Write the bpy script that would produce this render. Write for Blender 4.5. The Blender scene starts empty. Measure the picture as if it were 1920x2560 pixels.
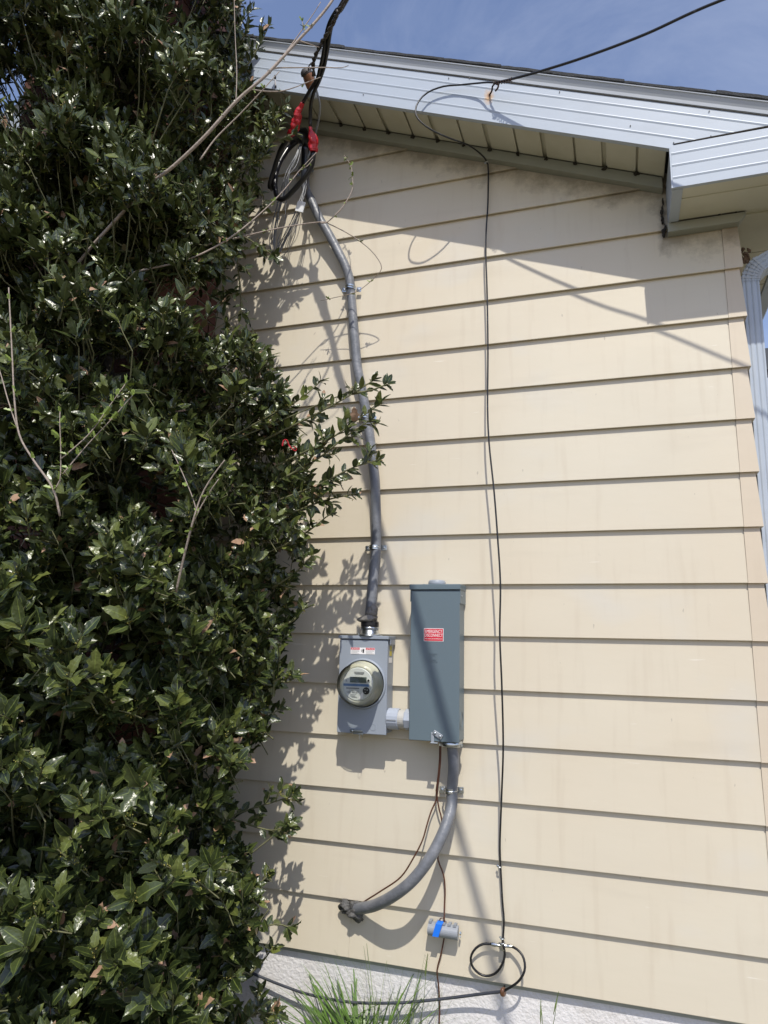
import bpy, math, random
import numpy as np
from mathutils import Vector, Matrix

random.seed(7)
rng = np.random.default_rng(11)
sc = bpy.context.scene
COL = sc.collection

# ------------------------------------------------------------------ camera
F_PX, PITCH, YAW, ROLL, CD, CH = 1775.0, 0.190415, -0.318508, 0.0240536, 2.805820, 1.159492
def _basis():
    cy, sy = math.cos(YAW), math.sin(YAW); cp, sp = math.cos(PITCH), math.sin(PITCH)
    fwd = np.array([sy*cp, cy*cp, sp]); right = np.array([cy, -sy, 0.0]); up = np.cross(right, fwd)
    cr, sr = math.cos(ROLL), math.sin(ROLL)
    return right*cr+up*sr, -right*sr+up*cr, fwd
CR_, CU_, CF_ = _basis()
CO = np.array([0.0, -CD, CH])
def P(x, y, off=0.0):
    """point of the place at photo position x, y lying off metres in front of the wall"""
    d = CF_ + CR_*((x-960)/F_PX) + CU_*((1280-y)/F_PX)
    t = (-off-CO[1])/d[1]
    return CO + d*t
def proj(p):
    d = np.asarray(p)-CO
    z = d@CF_
    return 960+F_PX*(d@CR_)/z, 1280-F_PX*(d@CU_)/z, z

cam_d = bpy.data.cameras.new('camera'); cam = bpy.data.objects.new('camera', cam_d); COL.objects.link(cam)
M = Matrix.Identity(4)
for i in range(3):
    M[i][0] = CR_[i]; M[i][1] = CU_[i]; M[i][2] = -CF_[i]; M[i][3] = CO[i]
cam.matrix_world = M
cam_d.sensor_fit = 'VERTICAL'; cam_d.sensor_height = 36.0; cam_d.lens = 36.0*F_PX/2560
cam_d.clip_start = 0.05; cam_d.clip_end = 2000
sc.camera = cam

# ------------------------------------------------------------------ sky, sun, exposure
SUN = np.array([0.36, -1.0, 1.58]); SUN = SUN/np.linalg.norm(SUN)
w = bpy.data.worlds.new('World'); sc.world = w; w.use_nodes = True
nt = w.node_tree; nt.nodes.clear()
out = nt.nodes.new('ShaderNodeOutputWorld'); bg = nt.nodes.new('ShaderNodeBackground')
sky = nt.nodes.new('ShaderNodeTexSky'); sky.sky_type = 'NISHITA'; sky.sun_disc = False
sky.sun_elevation = math.asin(SUN[2]); sky.sun_rotation = math.atan2(SUN[0], SUN[1])
sky.air_density = 1.15; sky.dust_density = .6; sky.ozone_density = 2.4; sky.altitude = 100
tc = nt.nodes.new('ShaderNodeTexCoord')
mp = nt.nodes.new('ShaderNodeMapping'); mp.inputs['Scale'].default_value = (1.1, 3.2, 2.0); mp.inputs['Rotation'].default_value = (0.3, 0.5, 0.4)
no = nt.nodes.new('ShaderNodeTexNoise'); no.inputs['Scale'].default_value = 2.2; no.inputs['Detail'].default_value = 7; no.inputs['Roughness'].default_value = 0.62; no.inputs['Distortion'].default_value = 0.6
rp = nt.nodes.new('ShaderNodeValToRGB'); rp.color_ramp.elements[0].position = 0.46; rp.color_ramp.elements[1].position = 0.80
rp.color_ramp.elements[1].color = (0.26, 0.26, 0.26, 1)
mx = nt.nodes.new('ShaderNodeMix'); mx.data_type = 'RGBA'; mx.inputs[7].default_value = (8.2, 8.8, 10.4, 1)
tintn = nt.nodes.new('ShaderNodeMix'); tintn.data_type = 'RGBA'; tintn.blend_type = 'MULTIPLY'; tintn.inputs[0].default_value = 1.0
tintn.inputs[7].default_value = (1.96, 1.70, 1.72, 1)
L = nt.links.new
L(tc.outputs['Generated'], mp.inputs[0]); L(mp.outputs[0], no.inputs['Vector']); L(no.outputs['Fac'], rp.inputs[0])
L(rp.outputs[0], mx.inputs[0]); L(sky.outputs[0], tintn.inputs[6]); L(tintn.outputs[2], mx.inputs[6]); L(mx.outputs[2], bg.inputs[0]); L(bg.outputs[0], out.inputs[0])
bg.inputs['Strength'].default_value = 0.10
sd = bpy.data.lights.new('sun', 'SUN'); sd.energy = 4.0; sd.angle = math.radians(0.53); sd.color = (1.0, 0.955, 0.86)
sun = bpy.data.objects.new('sun', sd); COL.objects.link(sun)
sun.rotation_euler = Vector(SUN).to_track_quat('Z', 'Y').to_euler(); sun.location = (2, -6, 9)
sc.view_settings.view_transform = 'Standard'; sc.view_settings.look = 'None'
sc.view_settings.exposure = 0.02; sc.view_settings.gamma = 1.0
try: sc.view_settings.use_curve_mapping = False
except Exception: pass
sc.render.engine = 'CYCLES'

# ------------------------------------------------------------------ materials
def mat(name, col, rough=0.6, metal=0.0, var=0.0, vscale=6.0, bump=0.0, bscale=60.0, col2=None, c2scale=2.0, c2lo=0.45, c2hi=0.75,
        stretch=(1, 1, 1), coat=0.0, spec=0.5, trans=0.0, sheen=0.0, bdist=0.01):
    m = bpy.data.materials.new(name); m.use_nodes = True; t = m.node_tree; b = t.nodes['Principled BSDF']
    b.inputs['Roughness'].default_value = rough; b.inputs['Metallic'].default_value = metal
    b.inputs['Specular IOR Level'].default_value = spec; b.inputs['Coat Weight'].default_value = coat
    b.inputs['Base Color'].default_value = (*col, 1)
    g = t.nodes.new('ShaderNodeNewGeometry'); mpn = t.nodes.new('ShaderNodeMapping'); mpn.inputs['Scale'].default_value = stretch
    t.links.new(g.outputs['Position'], mpn.inputs[0])
    cur = None
    if col2 is not None:
        n = t.nodes.new('ShaderNodeTexNoise'); n.inputs['Scale'].default_value = c2scale; n.inputs['Detail'].default_value = 6; n.inputs['Roughness'].default_value = .6
        t.links.new(mpn.outputs[0], n.inputs['Vector'])
        r = t.nodes.new('ShaderNodeMapRange'); r.inputs[1].default_value = c2lo; r.inputs[2].default_value = c2hi; t.links.new(n.outputs['Fac'], r.inputs[0])
        x = t.nodes.new('ShaderNodeMix'); x.data_type = 'RGBA'; x.inputs[6].default_value = (*col, 1); x.inputs[7].default_value = (*col2, 1)
        t.links.new(r.outputs[0], x.inputs[0]); cur = x.outputs[2]
    if var > 0:
        n = t.nodes.new('ShaderNodeTexNoise'); n.inputs['Scale'].default_value = vscale; n.inputs['Detail'].default_value = 5
        t.links.new(mpn.outputs[0], n.inputs['Vector'])
        r = t.nodes.new('ShaderNodeMapRange'); r.inputs[1].default_value = .25; r.inputs[2].default_value = .75; r.inputs[3].default_value = 1-var; r.inputs[4].default_value = 1+var
        t.links.new(n.outputs['Fac'], r.inputs[0])
        x = t.nodes.new('ShaderNodeMix'); x.data_type = 'RGBA'; x.blend_type = 'MULTIPLY'; x.inputs[0].default_value = 1; x.inputs[6].default_value = (*col, 1)
        if cur is not None: t.links.new(cur, x.inputs[6])
        t.links.new(r.outputs[0], x.inputs[7]); cur = x.outputs[2]
    if cur is not None: t.links.new(cur, b.inputs['Base Color'])
    if bump > 0:
        n = t.nodes.new('ShaderNodeTexNoise'); n.inputs['Scale'].default_value = bscale; n.inputs['Detail'].default_value = 5
        t.links.new(mpn.outputs[0], n.inputs['Vector'])
        bp = t.nodes.new('ShaderNodeBump'); bp.inputs['Strength'].default_value = bump; bp.inputs['Distance'].default_value = bdist
        t.links.new(n.outputs['Fac'], bp.inputs['Height']); t.links.new(bp.outputs[0], b.inputs['Normal'])
    return m

def siding_mat(name, col, warm, cool):
    m = mat(name, col, rough=.52, var=.035, vscale=1.6, bump=.05, bscale=14, bdist=.01, stretch=(1, 1, 2.2))
    t = m.node_tree; b = t.nodes['Principled BSDF']
    src = b.inputs['Base Color'].links[0].from_socket
    g = t.nodes.new('ShaderNodeNewGeometry')
    def patch(scale, lo, hi, colr, amt, src, st=(1, 1, 1), detail=4):
        mm = t.nodes.new('ShaderNodeMapping'); mm.inputs['Scale'].default_value = st; t.links.new(g.outputs['Position'], mm.inputs[0])
        n = t.nodes.new('ShaderNodeTexNoise'); n.inputs['Scale'].default_value = scale; n.inputs['Detail'].default_value = detail; t.links.new(mm.outputs[0], n.inputs['Vector'])
        r = t.nodes.new('ShaderNodeMapRange'); r.inputs[1].default_value = lo; r.inputs[2].default_value = hi; r.inputs[4].default_value = amt; t.links.new(n.outputs['Fac'], r.inputs[0])
        x = t.nodes.new('ShaderNodeMix'); x.data_type = 'RGBA'; x.inputs[7].default_value = (*colr, 1)
        t.links.new(r.outputs[0], x.inputs[0]); t.links.new(src, x.inputs[6]); return x.outputs[2]
    src = patch(.9, .38, .72, warm, .8, src, (1, 1, .8))
    src = patch(1.3, .56, .74, cool, .6, src, (1.3, 1, 2), 3)
    src = patch(60, .76, .80, (.30, .26, .21), .5, src, (1, 1, .35), 2)      # specks
    src = patch(26, .74, .80, (.85, .82, .76), .5, src, (.25, 1, 2.5), 2)     # pale scuffs
    src = patch(7, .55, .78, (.43, .34, .24), .22, src, (3.5, 1, .35), 5)     # faint runs
    src = patch(3.2, .58, .82, (.46, .40, .31), .30, src, (.5, 1, 3.2), 6)     # smudged bands
    # mildew, with eave shade painted in, under the rake trim and beside the return
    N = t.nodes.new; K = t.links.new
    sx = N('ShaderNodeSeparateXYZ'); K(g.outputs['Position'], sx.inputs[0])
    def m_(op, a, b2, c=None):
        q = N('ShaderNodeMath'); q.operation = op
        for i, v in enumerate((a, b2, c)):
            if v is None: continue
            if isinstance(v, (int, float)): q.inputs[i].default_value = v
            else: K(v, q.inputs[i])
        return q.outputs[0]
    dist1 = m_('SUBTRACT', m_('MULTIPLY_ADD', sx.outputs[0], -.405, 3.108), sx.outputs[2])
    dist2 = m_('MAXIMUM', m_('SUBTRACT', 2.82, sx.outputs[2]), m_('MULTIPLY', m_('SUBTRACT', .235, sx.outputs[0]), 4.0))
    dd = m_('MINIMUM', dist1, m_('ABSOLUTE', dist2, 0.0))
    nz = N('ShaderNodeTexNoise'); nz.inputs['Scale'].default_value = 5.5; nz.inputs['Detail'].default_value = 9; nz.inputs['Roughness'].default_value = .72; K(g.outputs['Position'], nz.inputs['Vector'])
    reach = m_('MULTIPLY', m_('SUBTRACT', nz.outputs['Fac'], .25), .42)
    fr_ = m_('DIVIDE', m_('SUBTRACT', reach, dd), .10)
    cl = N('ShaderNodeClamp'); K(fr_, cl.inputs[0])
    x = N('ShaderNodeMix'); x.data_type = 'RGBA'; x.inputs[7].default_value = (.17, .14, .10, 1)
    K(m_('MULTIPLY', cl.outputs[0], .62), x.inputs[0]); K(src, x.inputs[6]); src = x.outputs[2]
    t.links.new(src, b.inputs['Base Color'])
    return m
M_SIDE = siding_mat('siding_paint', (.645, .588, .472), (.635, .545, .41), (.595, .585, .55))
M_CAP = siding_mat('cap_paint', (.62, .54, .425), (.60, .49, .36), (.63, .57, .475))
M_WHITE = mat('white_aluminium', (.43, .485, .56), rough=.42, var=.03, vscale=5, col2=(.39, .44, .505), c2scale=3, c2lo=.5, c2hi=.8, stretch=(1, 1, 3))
M_DRIP = mat('drip_edge_metal', (.46, .49, .53), rough=.4, var=.04, vscale=7)
M_SOFF = mat('soffit_paint', (.60, .585, .48), rough=.55, var=.05, vscale=4, col2=(.50, .475, .36), c2scale=3)
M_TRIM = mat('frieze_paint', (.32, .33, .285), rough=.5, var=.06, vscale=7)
M_GRIME_SHADE = mat('grime_and_shade', (.035, .03, .024), rough=.9, var=.3, bump=.5, bscale=80)  # real grime and dark joints, also the strip painted as seam shadow
M_SHING = mat('asphalt_shingle', (.045, .047, .05), rough=.95, var=.4, vscale=180, bump=.9, bscale=220, bdist=.004)
M_STUCCO = mat('stucco_paint', (.72, .70, .70), rough=.85, var=.06, vscale=3, bump=.55, bscale=70, bdist=.009, col2=(.58, .54, .50), c2scale=4, c2lo=.54, c2hi=.8)
M_BRICK = mat('brick_clay', (.12, .052, .04), rough=.9, var=.3, vscale=9, bump=.4, bscale=70)
M_MORT = mat('mortar', (.20, .185, .165), rough=.95, var=.1, bump=.4, bscale=60)
M_BOX1 = mat('meter_box_paint', (.293, .328, .38), rough=.42, var=.02, bump=.03, bscale=150)
M_BOX2 = mat('disconnect_paint', (.122, .165, .193), rough=.42, var=.02, bump=.04, bscale=180)
M_BOX2S = mat('disconnect_hub_paint', (.30, .33, .37), rough=.4, var=.03)
M_GALV = mat('zinc_metal', (.55, .58, .60), rough=.28, metal=1.0, var=.12, vscale=60)
M_DARKZ = mat('dark_zinc', (.34, .37, .38), rough=.35, metal=.9, var=.15, vscale=50)  # darker grey zinc for small fittings
M_CABLE = mat('grey_cable_jacket', (.155, .165, .185), rough=.42, var=.14, vscale=35, bump=.2, bscale=80, col2=(.235, .24, .26), c2scale=14)
M_BLACK = mat('black_jacket', (.012, .012, .014), rough=.28, var=.2, vscale=40)
M_COAX = mat('black_coax', (.014, .014, .016), rough=.38, var=.3, vscale=40, col2=(.10, .11, .13), c2scale=16, c2lo=.6, c2hi=.75)
M_GCOAX = mat('weathered_coax', (.045, .05, .065), rough=.5, var=.3, vscale=30, col2=(.55, .55, .55), c2scale=22, c2lo=.66, c2hi=.74)
M_COPPER = mat('brown_ground_wire', (.13, .055, .035), rough=.45, metal=.35, var=.2, vscale=30)
M_PUTTY = mat('duct_seal_putty', (.20, .19, .175), rough=.75, var=.2, vscale=40, bump=.8, bscale=60, bdist=.008)
M_PUTTY2 = mat('dark_duct_seal_putty', (.085, .083, .08), rough=.6, var=.3, vscale=40, bump=.9, bscale=50, bdist=.01)
M_RED = mat('red_tape', (.46, .018, .026), rough=.25, var=.15, vscale=60, bump=.6, bscale=90, bdist=.004)
M_PVC = mat('pvc_fitting', (.39, .43, .50), rough=.35, var=.03)
M_PVC2 = mat('pvc_pipe', (.48, .47, .44), rough=.5, var=.05)
M_STRAND = mat('aluminium_strand', (.20, .205, .215), rough=.5, metal=.8, var=.3, vscale=60)
M_ROPE = mat('twisted_neutral', (.06, .05, .045), rough=.6, var=.4, vscale=90)
M_PORC = mat('brown_porcelain', (.27, .115, .05), rough=.3, var=.25, vscale=25, col2=(.10, .05, .03), c2scale=20)
M_DPORC = mat('insulator_cap', (.05, .045, .042), rough=.6, var=.4, vscale=50)
M_RUST = mat('rusty_iron', (.05, .022, .013), rough=.85, var=.5, vscale=80, bump=.4, bscale=200)
M_RUSTST = mat('rust_stain', (.50, .24, .08), rough=.7, var=.4, vscale=60)
M_BLUE = mat('blue_tag', (.012, .19, .85), rough=.5)
M_GREYPL = mat('grey_plastic', (.27, .29, .32), rough=.45, var=.06, vscale=20)
M_WTAG = mat('white_tag', (.75, .76, .77), rough=.5)
M_WPR = mat('white_print', (.86, .84, .84), rough=.5)
M_REDL = mat('red_label', (.62, .018, .04), rough=.42)
M_YEL = mat('yellow_label', (.62, .50, .06), rough=.5)
M_BLKP = mat('black_print', (.012, .012, .013), rough=.5)
M_GREYP = mat('grey_print', (.22, .22, .22), rough=.6)
M_LCD = mat('lcd_glass', (.085, .115, .105), rough=.2)
M_DIAL = mat('meter_dial', (.60, .62, .60), rough=.45, var=.03)
M_BLUES = mat('blue_band', (.09, .18, .36), rough=.4)
M_CREAM = mat('meter_housing', (.58, .57, .47), rough=.4, var=.05, vscale=20)
M_BARK = mat('holly_bark', (.09, .08, .065), rough=.85, var=.3, vscale=40, bump=.5, bscale=60)
M_TWIG = mat('holly_twig', (.12, .12, .055), rough=.7, var=.4, vscale=50)
M_PALE = mat('pale_bark', (.33, .27, .225), rough=.7, var=.2, vscale=40, bump=.3, bscale=120)
M_BUD = mat('green_bud_leaf', (.19, .26, .05), rough=.45, var=.25, vscale=60)
M_FLOW = mat('holly_flower_bud', (.28, .25, .045), rough=.6, var=.3, vscale=120)
M_NEST = mat('dry_mud_nest', (.12, .075, .045), rough=.95, var=.5, vscale=90, bump=.8, bscale=120)
M_SOIL = mat('soil', (.15, .12, .08), rough=.95, var=.3, vscale=2, bump=.6, bscale=25, col2=(.10, .13, .05), c2scale=.8)
M_GRASS = mat('grass_blade', (.10, .185, .032), rough=.42, var=.35, vscale=25)
M_GRASS2 = mat('grass_stem', (.14, .19, .06), rough=.55, var=.35, vscale=25)
M_NWALL = mat('neighbour_siding', (.36, .38, .40), rough=.6, var=.05)

mg = bpy.data.materials.new('meter_glass'); mg.use_nodes = True; t = mg.node_tree; t.nodes.clear()
o_ = t.nodes.new('ShaderNodeOutputMaterial'); tr = t.nodes.new('ShaderNodeBsdfTransparent'); gl = t.nodes.new('ShaderNodeBsdfGlossy')
gl.inputs['Roughness'].default_value = .04; tr.inputs[0].default_value = (.965, .975, .95, 1)
fr = t.nodes.new('ShaderNodeFresnel'); fr.inputs[0].default_value = 1.5; ms = t.nodes.new('ShaderNodeMixShader')
t.links.new(fr.outputs[0], ms.inputs[0]); t.links.new(tr.outputs[0], ms.inputs[1]); t.links.new(gl.outputs[0], ms.inputs[2]); t.links.new(ms.outputs[0], o_.inputs[0])
M_GLASS = mg

def fascia_mat(centre):
    m = M_WHITE.copy(); m.name = 'white_aluminium_with_rust_bleed'; t = m.node_tree; b = t.nodes['Principled BSDF']; src = b.inputs['Base Color'].links[0].from_socket
    N = t.nodes.new; K = t.links.new
    g = N('ShaderNodeNewGeometry'); n = N('ShaderNodeTexNoise'); n.inputs['Scale'].default_value = 70; K(g.outputs['Position'], n.inputs['Vector'])
    for (dx, dz, sx, sz, r0, col, amt) in ((0, -.008, 1.0, .55, .026, (.62, .36, .14), .85), (.001, -.002, 1.0, .8, .011, (.16, .05, .02), .9)):
        s1 = N('ShaderNodeVectorMath'); s1.operation = 'SUBTRACT'; s1.inputs[1].default_value = (centre[0]+dx, centre[1], centre[2]+dz); K(g.outputs['Position'], s1.inputs[0])
        s2 = N('ShaderNodeVectorMath'); s2.operation = 'MULTIPLY'; s2.inputs[1].default_value = (sx, .0, sz); K(s1.outputs[0], s2.inputs[0])
        ln = N('ShaderNodeVectorMath'); ln.operation = 'LENGTH'; K(s2.outputs[0], ln.inputs[0])
        ml = N('ShaderNodeMath'); ml.operation = 'MULTIPLY_ADD'; K(n.outputs['Fac'], ml.inputs[0]); ml.inputs[1].default_value = r0*.9; K(ln.outputs['Value'], ml.inputs[2])
        r = N('ShaderNodeMapRange'); r.inputs[1].default_value = r0*1.35; r.inputs[2].default_value = r0*.55; r.inputs[4].default_value = amt; K(ml.outputs[0], r.inputs[0])
        x = N('ShaderNodeMix'); x.data_type = 'RGBA'; x.inputs[7].default_value = (*col, 1); K(r.outputs[0], x.inputs[0]); K(src, x.inputs[6]); src = x.outputs[2]
    K(src, b.inputs['Base Color']); return m
def leaf_material():
    m = bpy.data.materials.new('holly_leaf'); m.use_nodes = True; t = m.node_tree; b = t.nodes['Principled BSDF']
    N = t.nodes.new; K = t.links.new
    uv = N('ShaderNodeUVMap'); uv.uv_map = 'UVMap'; sp = N('ShaderNodeSeparateXYZ'); K(uv.outputs[0], sp.inputs[0])
    at = N('ShaderNodeAttribute'); at.attribute_name = 'tint'; sa = N('ShaderNodeSeparateColor'); K(at.outputs['Color'], sa.inputs[0])
    cr = N('ShaderNodeValToRGB'); e = cr.color_ramp.elements
    e[0].position = 0; e[0].color = (.020, .031, .010, 1); e[1].position = 1; e[1].color = (.125, .145, .036, 1)
    e.new(.6).color = (.042, .057, .018, 1)
    K(sa.outputs[0], cr.inputs[0])
    # midrib + margin
    su = N('ShaderNodeMath'); su.operation = 'SUBTRACT'; su.inputs[1].default_value = .5; K(sp.outputs[0], su.inputs[0])
    ab = N('ShaderNodeMath'); ab.operation = 'ABSOLUTE'; K(su.outputs[0], ab.inputs[0])
    r1 = N('ShaderNodeMapRange'); r1.inputs[1].default_value = .05; r1.inputs[2].default_value = .02; r1.inputs[4].default_value = .75; K(ab.outputs[0], r1.inputs[0])
    r2 = N('ShaderNodeMapRange'); r2.inputs[1].default_value = .455; r2.inputs[2].default_value = .495; r2.inputs[4].default_value = .8; K(ab.outputs[0], r2.inputs[0])
    mxm = N('ShaderNodeMath'); mxm.operation = 'MAXIMUM'; K(r1.outputs[0], mxm.inputs[0]); K(r2.outputs[0], mxm.inputs[1])
    x1 = N('ShaderNodeMix'); x1.data_type = 'RGBA'; x1.inputs[7].default_value = (.16, .20, .045, 1); K(mxm.outputs[0], x1.inputs[0]); K(cr.outputs[0], x1.inputs[6])
    # brown (dead) from the tip
    nb = N('ShaderNodeTexNoise'); nb.inputs['Scale'].default_value = 60; g = N('ShaderNodeNewGeometry'); K(g.outputs['Position'], nb.inputs['Vector'])
    ad = N('ShaderNodeMath'); ad.operation = 'ADD'; K(sp.outputs[1], ad.inputs[0]); K(nb.outputs['Fac'], ad.inputs[1])
    ad2 = N('ShaderNodeMath'); ad2.operation = 'ADD'; K(ad.outputs[0], ad2.inputs[0]); K(sa.outputs[1], ad2.inputs[1])
    r3 = N('ShaderNodeMapRange'); r3.inputs[1].default_value = 1.62; r3.inputs[2].default_value = 1.72; K(ad2.outputs[0], r3.inputs[0])
    brc = N('ShaderNodeMix'); brc.data_type = 'RGBA'; brc.inputs[6].default_value = (.40, .27, .175, 1); brc.inputs[7].default_value = (.25, .135, .08, 1); K(nb.outputs['Fac'], brc.inputs[0])
    x2 = N('ShaderNodeMix'); x2.data_type = 'RGBA'; K(r3.outputs[0], x2.inputs[0]); K(x1.outputs[2], x2.inputs[6]); K(brc.outputs[2], x2.inputs[7])
    # paler underside
    x3 = N('ShaderNodeMix'); x3.data_type = 'RGBA'; x3.blend_type = 'MIX'; bf = N('ShaderNodeMath'); bf.operation = 'MULTIPLY'; bf.inputs[1].default_value = .55
    K(g.outputs['Backfacing'], bf.inputs[0]); K(bf.outputs[0], x3.inputs[0]); K(x2.outputs[2], x3.inputs[6]); x3.inputs[7].default_value = (.11, .14, .055, 1)
    K(x3.outputs[2], b.inputs['Base Color'])
    rr = N('ShaderNodeMapRange'); rr.inputs[3].default_value = .31; rr.inputs[4].default_value = .5; K(g.outputs['Backfacing'], rr.inputs[0])
    rm = N('ShaderNodeMath'); rm.operation = 'MAXIMUM'; sc3 = N('ShaderNodeMath'); sc3.operation = 'MULTIPLY'; sc3.inputs[1].default_value = .7; K(r3.outputs[0], sc3.inputs[0])
    K(rr.outputs[0], rm.inputs[0]); K(sc3.outputs[0], rm.inputs[1]); K(rm.outputs[0], b.inputs['Roughness'])
    n2 = N('ShaderNodeTexNoise'); n2.inputs['Scale'].default_value = 45; n2.inputs['Detail'].default_value = 2; K(g.outputs['Position'], n2.inputs['Vector'])
    bp = N('ShaderNodeBump'); bp.inputs['Strength'].default_value = .5; bp.inputs['Distance'].default_value = .01; K(n2.outputs['Fac'], bp.inputs['Height']); K(bp.outputs[0], b.inputs['Normal'])
    b.inputs['Specular IOR Level'].default_value = .5
    return m
M_LEAF = leaf_material()

# ------------------------------------------------------------------ object helpers
ROOTLOC = {}
def tag(o, label=None, cat=None, group=None, kind=None):
    if label: o['label'] = label
    if cat: o['category'] = cat
    if group: o['group'] = group
    if kind: o['kind'] = kind
    return o
def thing(name, loc, label, cat, group=None, rot=None):
    o = bpy.data.objects.new(name, None); COL.objects.link(o); o.location = tuple(float(v) for v in loc)
    o.empty_display_size = .05
    if rot: o.rotation_euler = rot
    tag(o, label, cat, group); ROOTLOC[o.name] = Vector(o.location)
    return o
def link(o, parent):
    COL.objects.link(o)
    if parent is not None:
        o.parent = parent
        if parent.name in ROOTLOC: o.location = -ROOTLOC[parent.name]
def mobj(name, vf, m, parent=None, smooth=False, local=False):
    v, f = vf
    me = bpy.data.meshes.new(name); me.from_pydata([tuple(map(float, p)) for p in v], [], [tuple(q) for q in f]); me.update()
    if smooth:
        me.polygons.foreach_set('use_smooth', [True]*len(me.polygons))
    me.materials.append(m)
    o = bpy.data.objects.new(name, me)
    if local:
        COL.objects.link(o); o.parent = parent
    else: link(o, parent)
    return o
def single(name, vf, m, label, cat, smooth=False, group=None, kind=None):
    """a thing of one mesh: origin moved to its own centre"""
    v = np.array(vf[0], float); c = v.mean(axis=0)
    o = mobj(name, (v-c, vf[1]), m, None, smooth); o.location = tuple(map(float, c))
    return tag(o, label, cat, group, kind)
def join(*parts):
    V, Fc = [], []
    for v, f in parts:
        b = len(V); V += [tuple(map(float, p)) for p in v]; Fc += [tuple(i+b for i in q) for q in f]
    return V, Fc
def box(x0, x1, y0, y1, z0, z1):
    v = [(x0, y0, z0), (x1, y0, z0), (x1, y1, z0), (x0, y1, z0), (x0, y0, z1), (x1, y0, z1), (x1, y1, z1), (x0, y1, z1)]
    return v, [(0, 3, 2, 1), (4, 5, 6, 7), (0, 1, 5, 4), (1, 2, 6, 5), (2, 3, 7, 6), (3, 0, 4, 7)]
def bevel_obj(o, wdt=.003, seg=2):
    b = o.modifiers.new('bevel', 'BEVEL'); b.width = wdt; b.segments = seg; b.limit_method = 'ANGLE'; b.angle_limit = .6
    o.data.polygons.foreach_set('use_smooth', [True]*len(o.data.polygons))
    wn = o.modifiers.new('wn', 'WEIGHTED_NORMAL'); wn.keep_sharp = True
    return o
def extrude_x(profile, x0, x1, slope=0.0, zbase=0.0, x0f=None, x1f=None):
    """closed (y, z) profile swept from x0 to x1, z rising by slope*x"""
    n = len(profile); v = []
    for i, xx in enumerate((x0, x1)):
        for (y, z) in profile: v.append((xx, y, zbase+z+slope*xx))
    f = [(i, (i+1) % n, n+(i+1) % n, n+i) for i in range(n)]
    f.append(tuple(range(n-1, -1, -1))); f.append(tuple(range(n, 2*n)))
    return v, f
def smooth_path(pts, n=None, step=.015):
    p = np.array(pts, float)
    if len(p) < 3 and n is None: return p
    q = np.vstack([2*p[0]-p[1], p, 2*p[-1]-p[-2]]); res = []
    for i in range(1, len(q)-2):
        k = max(2, int(np.linalg.norm(q[i+1]-q[i])/step)); k = min(k, 40)
        for j in range(k):
            t = j/k; a, b, c, d = q[i-1], q[i], q[i+1], q[i+2]
            res.append(.5*((2*b)+(-a+c)*t+(2*a-5*b+4*c-d)*t*t+(-a+3*b-3*c+d)*t**3))
    res.append(p[-1]); return np.array(res)
def tube(pts, r, sides=8, smooth=True, step=.015, caps=True):
    p = smooth_path(pts, step=step) if smooth else np.array(pts, float)
    n = len(p)
    if np.isscalar(r): rr = np.full(n, float(r))
    else:
        rr = np.interp(np.linspace(0, 1, n), np.linspace(0, 1, len(r)), r)
    T = np.gradient(p, axis=0); T /= (np.linalg.norm(T, axis=1)[:, None]+1e-12)
    ref = np.array([0, 0, 1.0]) if abs(T[0][2]) < .9 else np.array([1.0, 0, 0])
    nrm = np.cross(T[0], ref); nrm /= np.linalg.norm(nrm); v = []
    for i in range(n):
        nrm = nrm - T[i]*(nrm@T[i]); nrm /= (np.linalg.norm(nrm)+1e-12); bn = np.cross(T[i], nrm)
        for k in range(sides):
            a = 2*math.pi*k/sides; v.append(p[i]+rr[i]*(math.cos(a)*nrm+math.sin(a)*bn))
    f = [(i*sides+k, i*sides+(k+1) % sides, (i+1)*sides+(k+1) % sides, (i+1)*sides+k) for i in range(n-1) for k in range(sides)]
    if caps: f += [tuple(range(sides-1, -1, -1)), tuple((n-1)*sides+k for k in range(sides))]
    return v, f
def lathe(profile, axis='z', c=(0, 0, 0), sides=28):
    """profile of (radius, height); axis z, or y (height runs to -Y), or x"""
    v = []; n = len(profile)
    for (r, h) in profile:
        for k in range(sides):
            a = 2*math.pi*k/sides; ca, sa = r*math.cos(a), r*math.sin(a)
            if axis == 'z': q = (ca, sa, h)
            elif axis == 'y': q = (ca, -h, sa)
            else: q = (h, ca, sa)
            v.append((c[0]+q[0], c[1]+q[1], c[2]+q[2]))
    f = [(i*sides+k, i*sides+(k+1) % sides, (i+1)*sides+(k+1) % sides, (i+1)*sides+k) for i in range(n-1) for k in range(sides)]
    f += [tuple(range(sides-1, -1, -1)), tuple((n-1)*sides+k for k in range(sides))]
    return v, f
def text(s, size, loc, m, parent, rot=(math.pi/2, 0, 0), width=None, ext=.0002, name='lettering'):
    c = bpy.data.curves.new(name, 'FONT'); c.body = s; c.size = size; c.extrude = ext; c.offset = 0.0; c.align_x = 'CENTER'; c.align_y = 'CENTER'
    c.materials.append(m); o = bpy.data.objects.new(name, c); COL.objects.link(o); o.parent = parent
    base = Vector((0, 0, 0))
    if parent and parent.name in ROOTLOC: base = ROOTLOC[parent.name]
    o.location = Vector(loc)-base; o.rotation_euler = rot
    if width:
        bpy.context.view_layer.update(); 
        if o.dimensions.x > 0: o.scale.x = width/o.dimensions.x
    bpy.context.view_layer.update()
    me = bpy.data.meshes.new_from_object(o.evaluated_get(bpy.context.evaluated_depsgraph_get()))
    q = bpy.data.objects.new(name, me); COL.objects.link(q); q.parent = parent; q.location = o.location; q.rotation_euler = o.rotation_euler; q.scale = o.scale
    if not me.materials: me.materials.append(m)
    bpy.data.objects.remove(o)
    return q
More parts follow.
